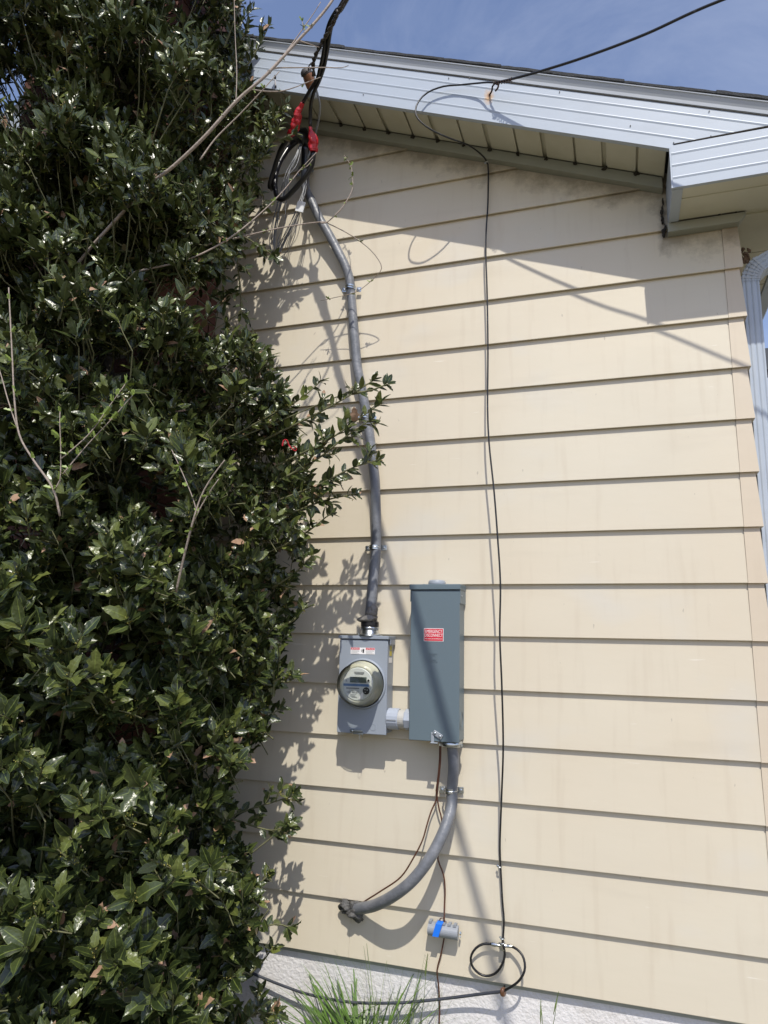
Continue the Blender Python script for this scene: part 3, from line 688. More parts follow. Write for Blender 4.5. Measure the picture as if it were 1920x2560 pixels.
o = mobj('square_emblem', join(*sq(.016, .0022, y0), *sq(.0095, .0022, y0), box(cx-.012, cx-.0098, y0-.0012, y0, cz+.006, cz+.0115), box(cx-.0118, cx-.0098, y0-.0012, y0, cz-.0115, cz-.0065)), M_BOX2, dc)
# latch
a = P(1092, 1838, PD)
def rot_box(cx_, cz_, w_, h_, ang, y0_, y1_):
    v, f = box(-w_/2, w_/2, y0_, y1_, -h_/2, h_/2); ca, sa = math.cos(ang), math.sin(ang)
    return [(cx_+x*ca-z*sa, y, cz_+x*sa+z*ca) for x, y, z in v], f
o = mobj('latch', join(rot_box(a[0]+.004, a[2]+.002, .040, .019, -.5, -PD-.006, -PD-.001)), M_GREYPL, dc); bevel_obj(o, .004, 3)
o = mobj('latch_tab', join(box(a[0]-.022, a[0]-.010, -PD-.0035, -PD-.0002, PZ0-.006, a[2]+.010), box(a[0]-.022, a[0]+.006, -PD-.014, -PD-.0036, PZ0-.006, PZ0-.002)), M_BOX2S, dc); bevel_obj(o, .001, 1)
for dx, dz, r in ((-.006, .0075, .0052), (.014, -.0035, .0048)): mobj('rivet', lathe([(r, 0), (r, .0018), (r*.5, .003), (0, .0031)], 'y', (a[0]+dx, -PD-.006, a[2]+dz), 16), M_GALV, dc, smooth=True)
def ring_x(xc, yc, zc, r, t_):
    return tube([(xc, yc+r*math.cos(a_), zc+r*math.sin(a_)) for a_ in np.linspace(0, 2*math.pi, 25)], t_, 5, smooth=False)
mobj('knockout', join(ring_x(PXR-.0028, -.050, PZ0+.075, .034, .0009), ring_x(PXR-.0028, -.050, PZ0+.078, .025, .0009)), M_BOX2, dc)
fc = P(1128, 1862, .055)
o = mobj('bottom_connector', join(lathe([(.040, -.020), (.042, -.017), (.042, -.004), (.038, 0)], 'z', (fc[0], -.052, PZ0+.001), 26)), M_GALV, dc, smooth=True)
mobj('clamp_plate', box(fc[0]-.045, fc[0]+.045, -.062, -.042, PZ0-.020, PZ0-.008), M_DARKZ, dc)
for sx in (-1, 1): mobj('clamp_screw', lathe([(.005, 0), (.0045, .008)], 'y', (fc[0]+sx*.040, -.062, PZ0-.014), 10), M_GALV, dc)

# coupling between the two boxes
cpz = P(995, 1797.5, .05)[2]
cp = thing('conduit_coupling', ((MXR+PXL)/2, -.05, cpz), 'short pale grey plastic pipe coupling joining the two electrical boxes', 'pipe fitting')
def hexring(x0, x1, r, n=8, bev=.003):
    return lathe([(r*.96, x0), (r, x0+bev), (r, x1-bev), (r*.95, x1)], 'x', (0, -.05, cpz), n)
mobj('end_nut', hexring(MXR-.001, MXR+.044, .041, 20), M_PVC, cp)
mobj('nut_rib', join(box(MXR+.003, MXR+.04, -.0925, -.0905, cpz-.003, cpz+.001)), M_GREYPL, cp)
mobj('nipple', lathe([(.035, MXR+.04), (.036, MXR+.05), (.036, PXL-.01)], 'x', (0, -.05, cpz), 28), M_PVC2, cp, smooth=False)
mobj('lock_nut', hexring(PXL-.028, PXL+.001, .040, 8), M_PVC, cp)

# ================================================================== SERVICE CABLE (upper), lower feeder
def path(pts): return [P(x, y, o) for x, y, o in pts]
up = path([(764, 395, .06), (763, 437, .045), (765, 473, .045), (779, 503, .045), (799, 547, .043), (823, 587, .040), (846.7, 632, .036), (864.6, 668, .032), (874.5, 700, .027), (877, 728, .026),
           (881, 776, .027), (888.4, 867, .03), (894, 923, .032), (903, 967, .03), (917, 1040, .026), (925, 1097, .028), (932, 1155, .032), (937, 1200, .036), (939, 1250, .036), (940.5, 1308, .032), (940, 1371, .026),
           (935, 1423, .034), (930, 1483, .043), (927, 1519, .048), (924.5, 1545, .048)])
single('service_cable', tube(up, [.0205]*10+[.0215]*14, 16), M_CABLE, 'thick grey service cable snaking down the wall to the round meter', 'cable', smooth=True)
wd_ = P(926, 1534, .048)
single('duct_seal', join(blob(wd_, .027, .027, .034, seed=3, amp=.2, freq=3.2, nu=30, nv=20), blob(wd_+[-.004, -.004, -.022], .036, .034, .018, seed=5, amp=.2, freq=3.5, nu=30, nv=14), blob(wd_+[.012, -.012, .012], .018, .017, .024, seed=8, amp=.2, freq=3.5, nu=20, nv=12)), M_PUTTY,
       'lump of dark grey duct putty on the cable fitting above the meter', 'sealing putty', smooth=True)
cn = thing('cable_connector', (HX, -.048, hz0+.03), 'black and zinc cable connector on top of the round meter box', 'cable connector')
mobj('collar', lathe([(.0365, .036), (.037, .040), (.037, .054), (.034, .058)], 'z', (HX, -.048, hz0), 30), M_BLACK, cn)
mobj('clamp_ring', lathe([(.036, .026), (.039, .028), (.039, .034), (.036, .036)], 'z', (HX, -.048, hz0), 30), M_GALV, cn, smooth=True)

low = path([(1129, 1850, .052), (1131, 1868, .052), (1134, 1913, .046), (1132, 1950, .034), (1130, 1973, .028), (1130, 2008, .036), (1120.8, 2046.5, .065), (1101.8, 2095.3, .10), (1072, 2149.6, .125), (1028.6, 2203.8, .135), (979.8, 2241.8, .115), (936.4, 2263.5, .07), (900, 2271.5, .03), (884, 2275, .0)])
single('feeder_cable', tube(low, .021, 16), M_CABLE, 'grey cable curving from under the tall box into a hole in the siding', 'cable', smooth=True)
hp = P(878, 2272, .012)
single('duct_seal', join(blob(hp, .036, .020, .026, seed=13, amp=.38, freq=4, nu=30, nv=18), blob(hp+[.022, -.012, -.012], .028, .02, .022, seed=15, amp=.35, freq=4.5, nu=26, nv=16), blob(hp+[-.022, -.006, .006], .02, .016, .02, seed=16, amp=.35, freq=4.5, nu=20, nv=12)), M_PUTTY2,
       'dark grey putty plugging the hole in the siding where the cable enters', 'sealing putty', smooth=True)

# clamps (two-hole straps)
def build_clamp():
    t = thing('cable_strap', (0, 0, 0), '', 'cable strap', 'two-hole metal straps holding the grey cables')
    del ROOTLOC[t.name]
    prof = []
    for i in range(15):
        a = math.pi*i/14; prof.append((-.0235*math.cos(a), -.004-.030*math.sin(a)-.012*(math.sin(a) > 0)))
    def ribbon(pts, z0, z1, th):
        v = []
        for z in (z0, z1):
            for (x, y) in pts: v.append((x, y, z))
            for (x, y) in pts: v.append((x*(1+th/.024), y-th, z))
        n = len(pts); f = []
        for i in range(n-1):
            f += [(i, i+1, 2*n+i+1, 2*n+i), (n+i+1, n+i, 3*n+i, 3*n+i+1), (n+i, n+i+1, i+1, i), (2*n+i, 2*n+i+1, 3*n+i+1, 3*n+i)]
        return v, f
    mobj('band', ribbon(prof, -.0085, .0085, .0022), M_GALV, t, smooth=False, local=True)
    mobj('band_rib', tube([(x*1.11, y-.003, 0) for x, y in prof[1:-1]], .0022, 6, smooth=False), M_GALV, t, local=True)
    for s in (-1, 1):
        o = mobj('ear', box(min(s*.024, s*.047), max(s*.024, s*.047), -.008, -.0045, -.0115, .0115), M_GALV, t, local=True); bevel_obj(o, .004, 2)
        mobj('screw', lathe([(.0055, 0), (.005, .003), (.002, .0038), (0, .0036)], 'y', (s*.036, -.008, 0), 12), M_GALV, t, local=True)
    return t
def copy_tree(o, parent=None):
    c = o.copy(); COL.objects.link(c); c.parent = parent
    for ch in o.children: copy_tree(ch, c)
    return c
cl0 = build_clamp(); first = True
for (x, y, rot, lab) in ((763, 433, -.12, 'black-shaded strap on the cable under the weatherhead, highest of the five'),
                         (880.5, 726, .12, 'bright zinc strap where the upper cable bends against the wall'),
                         (917, 1046, .14, 'zinc strap half hidden behind the outstretched holly branch'),
                         (941, 1371, -.02, 'zinc strap on the straight cable run above the round meter'),
                         (1130, 1974, -.05, 'strap holding the cable just below the tall dark box')):
    c = cl0 if first else copy_tree(cl0); first = False
    p = P(x, y, .004); c.location = tuple(map(float, p)); c.rotation_euler = (0, rot, 0); c['label'] = lab

# ================================================================== WEATHERHEAD + SERVICE DROP
wh = thing('weatherhead', tuple(P(764, 400, .07)), 'black plastic weatherhead capping the cable close under the soffit', 'weatherhead')
wp = [P(764, 425, .05), P(765, 395, .06), P(766, 368, .075)]
mobj('neck', tube(wp, .023, 16), M_BLACK, wh, smooth=True)
h0 = P(766, 352, .085)
hood = []; nseg = 12
hv = []
for i in range(nseg+1):
    s = i/nseg; cxh = h0+np.array([-.055*s, -.045*s, .03*math.sin(s*2.6)-.03*s]); r_ = .034*(1-.25*s)
    for k in range(14):
        a = 2*math.pi*k/14; hv.append(cxh+np.array([.3*r_*math.cos(a)+.0, r_*math.sin(a)*1.0, r_*math.cos(a)*1.0]))
hf = [(i*14+k, i*14+(k+1) % 14, (i+1)*14+(k+1) % 14, (i+1)*14+k) for i in range(nseg) for k in range(14)]+[tuple(range(13, -1, -1)), tuple(nseg*14+k for k in range(14))]
o = mobj('hood', (hv, hf), M_BLACK, wh, smooth=True)
o = mobj('hood_flap', box(h0[0]-.040, h0[0]+.022, h0[1]-.055, h0[1]+.03, h0[2]+.020, h0[2]+.028), M_BLACK, wh); bevel_obj(o, .005, 2)

tip = np.array([-1.204, -.38, 3.639]); vdir = np.array([.90, -1.0, -.24])
far = [tip+vdir*t+np.array([0, 0, .02*t*t]) for t in (.5, 1.0, 2.0, 4.0, 8.0)]
def drop(pts, r, name, m, lab, jig=0.0, seed=0):
    return single(name, tube(pts, r, 10, step=.02), m, lab, 'service wire', smooth=True, group='twisted overhead service wires')
a_ = path([(861, -2, .74), (842, 25, .68), (829, 46, .63), (821, 65, .60), (815, 90, .57), (811, 119, .54), (805, 152, .50), (799, 175, .47), (793, 198, .44), (777, 222, .40), (757.5, 256, .36)])
ext = [np.array(a_[0])+(vdir+np.array([0, 0, .0]))*t for t in (6.0, 3.0, 1.2, .45)]
drop(ext+a_, .0078, 'service_wire', M_BLACK, 'black overhead wire running down to the left red-taped splice')
b_ = path([(868, -2, .74), (849, 25, .68), (836, 46, .63), (829, 65, .60), (824, 90, .57), (820, 119, .54), (815, 145, .50), (809, 172, .47), (797, 205, .43), (784, 232, .39), (776.5, 267, .34), (775.6, 300, .31), (776, 318, .30)])
ext = [np.array(b_[0])+(vdir)*t for t in (6.0, 3.0, 1.2, .45)]
drop(ext+b_, .0078, 'service_wire', M_BLACK, 'black overhead wire running down to the right red-taped splice')
n_ = path([(864, -2, .76), (845, 30, .69), (835, 52, .64), (822, 78, .60), (807, 101, .56), (799, 117, .53), (789, 137, .50), (783, 155, .46), (783, 169, .43), (785, 190, .40)])
ext = [np.array(n_[0])+(vdir)*t for t in (6.0, 3.0, 1.2, .45)]
rp_ = smooth_path(ext+n_, step=.012); L1 = []; L2 = []
T_ = np.gradient(rp_, axis=0); T_ /= np.linalg.norm(T_, axis=1)[:, None]; s_ = np.cumsum(np.r_[0, np.linalg.norm(np.diff(rp_, axis=0), axis=1)])
for p_, t_, l_ in zip(rp_, T_, s_):
    u = np.cross(t_, [0, 1.0, 0]); u /= np.linalg.norm(u); v_ = np.cross(t_, u); a = l_*85
    L1.append(p_+.0048*(math.cos(a)*u+math.sin(a)*v_)); L2.append(p_-.0048*(math.cos(a)*u+math.sin(a)*v_))
single('neutral_wire', join(tube(L1, .0052, 6, smooth=False), tube(L2, .0052, 6, smooth=False)), M_ROPE, 'dark twisted bare messenger wire wound beside the two black wires to the insulator', 'service wire', smooth=True, group='twisted overhead service wires')
# insulator
ins = thing('wire_insulator', tuple(P(784, 232, .25)), 'brown porcelain insulator with dark cap screwed to the white fascia', 'insulator')
b0, b1 = P(786, 236, .262), P(764, 174, .33)
def cyl(p0, p1, rs, sides=24):
    p0, p1 = np.array(p0), np.array(p1); return tube([p0+(p1-p0)*i/(len(rs)-1) for i in range(len(rs))], rs, sides, smooth=False)
def seg(s): return b0+(b1-b0)*s
mobj('porcelain', cyl(seg(.18), seg(.90), [.019, .0235, .0245, .0245, .0235, .022]), M_PORC, ins, smooth=True)
mobj('cap', cyl(seg(.80)+[-.003, .004, 0], seg(1.06), [.0262, .0265, .024, .014]), M_DPORC, ins, smooth=True)
mobj('mount', cyl(seg(-.18), seg(.24), [.012, .020, .021, .019]), M_WHITE, ins, smooth=True)
mobj('bail_wire', tube(path([(771, 176, .35), (772, 166, .38), (778, 158, .42), (784, 156, .44)]), .003, 6), M_ROPE, ins)
mobj('bail_wire', tube(path([(757, 186, .33), (768, 178, .36), (776, 172, .35), (783, 175, .36), (786, 200, .36), (783, 222, .33)]), .0026, 6), M_ROPE, ins)
# taped splices
def splice(pts, rs, lab, sd_):
    v, f = tube(path(pts), rs, 14, step=.004); r = np.random.default_rng(sd_); v = np.array(v); n = len(v)//14
    for i in range(n):
        k = 1+.05*math.sin(i*1.1)+r.uniform(-.03, .03); c = v[i*14:(i+1)*14].mean(axis=0)
        for q in range(14): v[i*14+q] = c+(v[i*14+q]-c)*(k+.10*math.sin(q*1.35+i*.5))
    single('taped_splice', (v, f), M_RED, lab, 'wire splice', smooth=False, group='red taped splices on the service wires')
splice([(756, 257, .36), (751, 270, .35), (745, 281, .345), (742, 300, .33), (738, 315, .32), (732, 328, .31), (725, 337, .30)], [.009, .011, .0165, .020, .021, .018, .015], 'long slanting red taped splice, left one of the pair', 1)
splice([(775.6, 316, .30), (777, 326, .30), (780, 338, .295), (783, 352, .29), (783.5, 365, .285), (784, 380, .28)], [.006, .009, .018, .0225, .021, .017], 'fat upright red taped splice, right one of the pair', 2)
# black loops under splices
single('wire_loop', tube(path([(725, 336, .30), (715, 352, .27), (703, 372, .24), (692, 402, .22), (683, 432, .20), (676, 455, .19), (675, 470, .18), (681, 468, .17), (688, 440, .15), (700, 405, .13), (722, 372, .11), (745, 350, .10)]), .0115, 12), M_BLACK,
       'black service wire loop hanging from the left splice to the weatherhead', 'wire', smooth=True)
single('wire_loop', tube(path([(783, 378, .28), (782, 400, .27), (777, 420, .26), (765, 440, .25), (741, 468, .23), (718, 492, .215), (703, 499, .21), (693, 492, .20), (688, 468, .19), (690, 434, .17), (699, 408, .15), (710, 388, .13), (727, 364, .11), (745, 352, .10)]), .0115, 12), M_BLACK,
       'glossy black service wire in a wide loop below the right splice', 'wire', smooth=True)
single('neutral_pigtail', tube(path([(789, 212, .38), (793, 232, .36), (799, 255, .33), (800, 275, .30), (797, 300, .25), (792, 322, .20), (787, 340, .16), (778, 372, .12), (768, 398, .10)]), .0042, 8), M_GREYPL,
       'thin grey wire falling from the insulator behind the right splice', 'wire', smooth=True)
# bare strand bundle
bp_ = [(752, 362, .11), (741, 390, .13), (728, 415, .14), (718, 440, .15), (708, 480, .15), (697, 520, .15), (688, 557, .14), (683, 600, .13), (682, 628, .12), (686, 645, .11), (692, 636, .11), (700, 618, .11), (718, 583, .12), (735, 548, .12), (745, 528, .12), (753, 500, .11), (759, 477, .10), (765, 450, .09)]
sb = thing('strand_bundle', tuple(P(700, 560, .14)), 'loose bundle of bare aluminium strands hanging in a loop below the weatherhead', 'wire bundle')
for i in range(9):
    r = np.random.default_rng(100+i); ox, oy, oo = r.normal(0, 4.6), r.normal(0, 4.5), r.normal(0, .010)
    pts = [(x+ox*min(1, .25+q/5, .25+(len(bp_)-1-q)/5)*(1+.35*r.normal()), y+oy*(1 if 6 < q < 12 else .3), o+oo) for q, (x, y, o) in enumerate(bp_)]
    mobj('strand', tube(path(pts), .0018, 5), M_STRAND, sb, smooth=True)
tg = P(751, 517, .150)
v, f = box(-.0175, .0175, -.004, .004, -.026, .026); ca, sa = math.cos(-.22), math.sin(-.22)
o = single('wire_tag', ([(tg[0]+x*ca-z*sa, tg[1]+y+.3*x, tg[2]+x*sa+z*ca) for x, y, z in v], f), M_WTAG, 'small white rectangular tag clipped on the bare strands', 'tag'); bevel_obj(o, .0015, 1)
tp_ = path([(766, 470, .09), (765, 452, .085), (762, 482, .10), (760, 495, .11)])
single('tie_wire', join(tube(path([(770, 420, .08), (771, 440, .08), (766, 462, .09), (768, 470, .09), (762, 486, .10), (759, 500, .115)]), .004, 6), tube(path([(768, 440, .09), (763, 462, .09), (766, 478, .1), (760, 492, .11)]), .0035, 6)), M_ROPE, 'short twisted black wire joining the strand bundle to the grey cable', 'wire', smooth=True)
# stub on the fascia
sbp = thing('fascia_stub', tuple(P(689, 205, .26)), 'small black and white cable stub sticking up at the fascia edge', 'cable stub')
mobj('black_end', cyl(P(688, 199, .285), P(687.5, 188, .29), [.0035, .0052, .0055, .003], 10), M_BLACK, sbp)
mobj('white_sleeve', cyl(P(689, 214, .275), P(688, 199, .285), [.0036, .004, .0038], 10), M_WPR, sbp)
mobj('black_base', cyl(P(689, 221, .27), P(689, 213, .275), [.0045, .0045, .004], 10), M_BLACK, sbp)

# ================================================================== HOOK + COAX
hk = thing('rusty_hook', tuple(P(1223, 237, .25)), 'rusty iron hook screwed into the white fascia holding the overhead coax', 'hook')
mobj('hook', tube(path([(1222, 238, .235), (1226, 234, .262), (1230, 226, .275), (1231, 217, .285), (1236, 210, .295), (1243, 209, .305), (1246, 215, .31), (1243, 222, .305), (1238, 228, .30)]), .0036, 8), M_RUST, hk, smooth=True)
wr = []
for i in range(70):
    s = i/69; c = P(1236+s*44, 209-s*8.5, .305+s*.03); a = s*44; wr.append(c+np.array([0, .0055*math.cos(a), .0065*math.sin(a)]))
mobj('tie_wire', tube(wr, .0015, 5, smooth=False), M_RUST, hk)
mobj('tie_wire', tube(path([(1276, 203, .33), (1278, 196, .33), (1279, 193, .335)]), .0015, 5), M_RUST, hk)
hook_p = P(1240, 207, .305); q = P(1805, 0, .56); vv_ = (q-hook_p)
dropp = [hook_p+vv_*t+np.array([0, 0, -.03*4*t*(1-t) if t < 1 else 0]) for t in (0, .1, .25, .45, .7, 1.0)]
dropp += [hook_p+vv_*t for t in (1.6, 3.0, 6.0, 14.0)]
single('overhead_coax', tube(dropp, .0052, 10, step=.03), M_COAX, 'black overhead cable stretching from the rusty hook to the upper right', 'cable', smooth=True)
cx_pts = [(1240, 207, .305), (1222, 206, .300), (1204, 207, .285), (1153, 212, .272), (1109, 216, .272), (1069.5, 231, .275), (1047, 253, .285), (1038.8, 276, .295), (1045.6, 298, .295), (1077.4, 324, .275), (1125, 346, .225), (1169, 362, .155), (1200.7, 384, .075), (1216.6, 403, .040),
          (1220.6, 421.7, .012), (1220.5, 470, .010), (1219.4, 517, .018), (1215.9, 569, .024), (1214.6, 636.5, .030), (1217.8, 736, .038), (1219.8, 875, .046), (1219, 1018, .055), (1223, 1111, .068), (1235, 1227, .088), (1244, 1342.5, .10), (1251, 1460.5, .11),
          (1249.5, 1585.5, .105), (1254.5, 1713, .10), (1258, 1863, .075), (1254, 1990.6, .04), (1250, 2100, .018), (1250.5, 2150, .008), (1252, 2175.7, .008), (1256, 2250, .012), (1260, 2301, .014), (1258, 2340, .012), (1257, 2361, .014)]
single('coax_cable', tube(path(cx_pts), .0036, 8, step=.02), M_COAX, 'thin black coax looping from the hook and falling down the siding to the splitter', 'cable', smooth=True)
def clip(x, y, off, lab, m):
    p = P(x, y, off); t = thing('cable_clip', tuple(p), lab, 'cable clip', 'small clips holding the black coax')
    mobj('band', tube([p+[-.006, .004, 0], p+[-.004, -.006, 0], p+[.003, -.007, 0], p+[.006, .003, 0]], .003, 6), m, t)
    mobj('nail', lathe([(.0035, 0), (.0035, .004), (.001, .005)], 'y', (p[0]-.008, p[1]+.004, p[2]+.002), 10), m, t)
clip(1217.5, 407, .038, 'tiny zinc clip holding the coax at the frieze board', M_GALV)
clip(1249, 2167, .008, 'tiny metal clip on the coax near the lower wall', M_GALV)
clip(1256, 2346, .012, 'dark clip on the coax just above the splitter', M_DARKZ)
sp_ = P(1256, 2365, .02)
spl = thing('coax_splitter', tuple(sp_), 'small zinc coax ground block with two threaded connectors on the lower siding', 'cable splitter')
o = mobj('block', box(sp_[0]-.007, sp_[0]+.008, -.030, -.002, sp_[2]-.013, sp_[2]+.012), M_GALV, spl); bevel_obj(o, .002, 1)
e1, e2 = P(1229, 2360, .018), P(1250, 2364, .018)
mobj('connector', cyl(e1, e2, [.0065, .0072, .0072, .0055, .0055, .0045]), M_GALV, spl, smooth=False)
e1, e2 = P(1280, 2366, .018), P(1262, 2364.5, .018)
mobj('connector', cyl(e1, e2, [.0045, .006, .006, .0055, .0066]), M_GALV, spl, smooth=False)
single('coax_loop', tube(path([(1230, 2360, .018), (1208, 2360, .022), (1190, 2370, .026), (1179, 2386.5, .026), (1177, 2402.7, .022), (1182.9, 2419, .018), (1197.3, 2433.5, .014), (1215.4, 2440, .012), (1235.3, 2435, .012), (1249.8, 2421, .014), (1258.8, 2402.7, .016), (1262, 2384.7, .014), (1259, 2366, .03), (1257, 2352, .012)]), .0043, 10, step=.01), M_COAX,
       'round loop of black coax turning left of the splitter', 'cable', smooth=True)
single('coax_tail', tube(path([(1279, 2366, .018), (1293, 2373.8, .026), (1305.8, 2388, .034), (1312, 2408, .042), (1311, 2428, .048), (1302, 2446, .048), (1287.7, 2460.6, .044), (1262.4, 2476, .036), (1257, 2479.6, .034)]), .0043, 10, step=.01), M_COAX,
       'black coax arc from the splitter down to the knob on the foundation', 'cable', smooth=True)
single('foundation_cable', tube(path([(1258, 2479, .034), (1249.8, 2479.6, .034), (1202.7, 2485, .02), (1148.5, 2492, .012), (1094, 2498.6, .012), (1040, 2504, .014), (1001.7, 2507, .016), (929, 2508, .018), (871.5, 2505, .02), (820.8, 2497, .02), (759.3, 2482.6, .018), (712, 2466, .014), (676, 2452, .010), (640, 2437, .006), (590, 2415, .0), (480, 2385, 0)]), .0052, 10), M_GCOAX,
       'weathered grey-black cable sagging across the stucco foundation', 'cable', smooth=True)
gk = P(1258, 2480, .034); v, f = lathe([(.006, -.006), (.0135, -.006), (.0155, 0), (.0135, .006), (.006, .006)], 'x', (0, 0, 0), 20)
gv = [(gk[0]+x+.25*y, gk[1]+y*.8, gk[2]+z) for x, y, z in v]
gt = thing('knob_insulator', tuple(gk), 'small brown ring insulator where the cables meet on the foundation', 'insulator')
mobj('ring', (gv, f), M_PORC, gt, smooth=True)
mobj('stem', cyl(gk+[0, 0, 0], (gk[0]-.004, .03, gk[2]-.004), [.003, .003]), M_RUST, gt)

# ================================================================== GROUND WIRES AND BRIDGE
gw = [(1100, 1850, .05), (1099.5, 1867, .05), (1099, 1899, .045), (1095, 1943, .03), (1090.5, 1976, .02), (1091, 1998, .014)]
single('ground_wire', tube(path(gw+[(1078, 2028, .02), (1068, 2060, .032), (1056, 2101, .04), (1034, 2144, .045), (1001.5, 2193, .045), (950, 2229, .035), (915, 2251, .02), (900, 2262, .01)]), .0030, 7), M_COPPER,
       'brown copper wire bowing left to the putty-sealed hole', 'wire', smooth=True)
gw2 = [(x+2.2, y, o+.004) for x, y, o in gw]
single('ground_wire', tube(path(gw2+[(1099, 2028, .016), (1104, 2048, .016), (1103, 2090, .014), (1096, 2125, .012), (1095, 2149.6, .010), (1108.9, 2187.5, .008), (1112.5, 2225, .007), (1111.6, 2258, .008), (1110.5, 2300, .020), (1109, 2330, .022), (1110, 2345, .012), (1101.8, 2388, .008), (1092.6, 2426, .006), (1096.4, 2464, -.010), (1099, 2513, -.012), (1098, 2560, -.010), (1098, 2640, -.01)]), .0030, 7), M_COPPER,
       'brown copper wire running straight down past the grey bonding block', 'wire', smooth=True)
bc = P(1110, 2325, .02)
bb = thing('bonding_block', tuple(bc), 'small grey half-round grounding block with a blue clip', 'grounding block')
pl, pr_ = P(1073, 2319, .018), P(1147, 2332, .018)
axd = (pr_-pl); Lb = np.linalg.norm(axd); axd = axd/Lb; upv = np.cross(axd, [0, 1.0, 0]); upv = -upv/np.linalg.norm(upv)
if upv[2] < 0: upv = -upv
hv = []; ns = 14
for e in (pl, pr_):
    for i in range(ns+1):
        a = math.pi*i/ns; hv.append(e+upv*(.0245*math.cos(a))+np.array([0, -1, 0])*(.030*math.sin(a)))
n = ns+1; hf = [(i, i+1, n+i+1, n+i) for i in range(ns)]+[(0, n, 2*n-1, n-1), tuple(range(n-1, -1, -1)), tuple(range(n, 2*n))]
mobj('shell', (hv, hf), M_GREYPL, bb)
for s in (.06, .30, .52, .70, .88):
    c = pl+axd*Lb*s+upv*.0245; v, f = box(-.0055, .0055, -.014, .014, -.002, .0045)
    mobj('tooth', ([c+axd*x+np.array([0, 1, 0])*(y-.004)+upv*z for x, y, z in v], f), M_GREYPL, bb)
c = pr_+axd*.004; mobj('end_terminal', join(cyl(c, c+axd*.006, [.007, .006, .004], 10), cyl(c+upv*-.012, c+axd*.004-upv*.012, [.004, .003], 8)), M_GALV, bb)
c = (P(1098, 2318, .02)); v, f = box(-.0115, .0115, -.036, .004, -.0265, .0265)
mobj('blue_clip', ([c+axd*(x+z*.22)+np.array([0, 1, 0])*y*(1 if abs(z) < .01 else .95)+upv*z*.82 for x, y, z in v], f), M_BLUE, bb)
c = P(1108, 2300, .02); mobj('wire_loop', join(tube([c+[-.012, 0, -.006], c+[-.008, -.01, .006], c+[.004, -.012, .010], c+[.010, -.006, -.002], c+[.006, -.002, -.010]], .0012, 5), tube([c+[-.018, 0, -.008], c+[-.012, -.004, .004], c+[-.006, -.006, .008]], .0011, 5)), M_COPPER, bb)

# ================================================================== HOLLY
holly = thing('holly_tree', (-2.0, -.6, GZ), 'big glossy dark green holly filling the left side before the wall', 'tree')
HL = ROOTLOC[holly.name]
def leaf_template(kind, spiny, curl, fold, wid, twist):
    T = [0, .10, .24, .38, .52, .66, .80, .91, 1.0]
    r = np.random.default_rng(kind)
    W = []
    for i, t in enumerate(T):
        w0 = math.sin(math.pi*min(1, max(0, t))**.82)**.85 if 0 < t < 1 else .02
        if t == 0: w0 = .05
        if t == 1: w0 = .0
        W.append(w0*wid)
    v = []; uv = []
    for i, t in enumerate(T):
        sp = 1.0; dz = 0; dy = 0
        if 1 <= i < 8:
            if i % 2 == 0: sp = 1+.30*spiny; dz = .035*spiny*(1 if i % 4 else -.4); dy = .03*spiny
            else: sp = 1-.22*spiny
        for s in (-1, 0, 1):
            x = s*W[i]*sp; z = fold*abs(x)+(dz if s else 0)-curl*t*t+(twist*x*t)+.02*math.sin(t*9+kind)*spiny
            v.append((x, t+(dy if s else 0), z)); uv.append((.5+.5*s, t))
    f = []
    for i in range(len(T)-1):
        a = 3*i; f += [(a, a+1, a+4, a+3), (a+1, a+2, a+5, a+4)]
    return np.array(v), f, np.array(uv)
TEMPL = [leaf_template(1, 0, .22, .30, .225, .2), leaf_template(2, 1.0, .12, .45, .235, -.3), leaf_template(3, .5, .30, .25, .25, .1),
         leaf_template(4, .0, -.08, .5, .215, .3), leaf_template(5, .9, .25, .38, .25, .4), leaf_template(6, .25, .05, .2, .235, -.2)]

# silhouette of the crown in the photo (y -> right boundary x of the dense mass)
BY = [-150, 0, 60, 160, 210, 290, 340, 420, 480, 555, 610, 650, 700, 790, 830, 880, 950, 1050, 1150, 1250, 1350, 1430, 1500, 1570, 1680, 1740, 1800, 1860, 1920, 1990, 2060, 2130, 2240, 2330, 2400, 2470, 2540, 2700]
BX = [590, 600, 625, 645, 655, 690, 700, 650, 640, 615, 600, 590, 575, 565, 595, 665, 700, 745, 775, 770, 755, 735, 725, 725, 700, 690, 665, 645, 590, 570, 565, 610, 640, 650, 630, 590, 540, 500]
def front(x, y):
    f = np.interp(x, [-300, 0, 250, 450, 560, 640, 720], [1.30, 1.18, 1.05, .84, .62, .50, .42])
    f *= np.interp(y, [0, 600, 1400], [.80, .85, 1.0])
    f += .10*math.sin(x*.021+1)*math.sin(y*.013+2)+.08*math.sin(x*.011-y*.019)
    return f
CAV = [(455, 728, 105, 40, 9), (150, 660, 130, 40, .5), (400, 1245, 55, 70, .55), (60, 1345, 70, 60, .5), (330, 1840, 80, 60, .6), (150, 2060, 90, 60, .5), (560, 1330, 60, 60, .4), (60, 260, 80, 90, .45), (250, 1640, 70, 60, .45), (480, 2110, 80, 60, .4),
       (520, 800, 40, 60, 9), (300, 900, 60, 40, .3), (240, 2350, 80, 50, .4), (500, 250, 60, 60, .3), (500, 1900, 50, 50, .3)]
leaves = []      # (pos, ydir, zdir, size, templ, tint, brown)
twigs = []       # (p0, p1, r)
buds = []
def norm(v): v = np.asarray(v, float); return v/(np.linalg.norm(v)+1e-9)
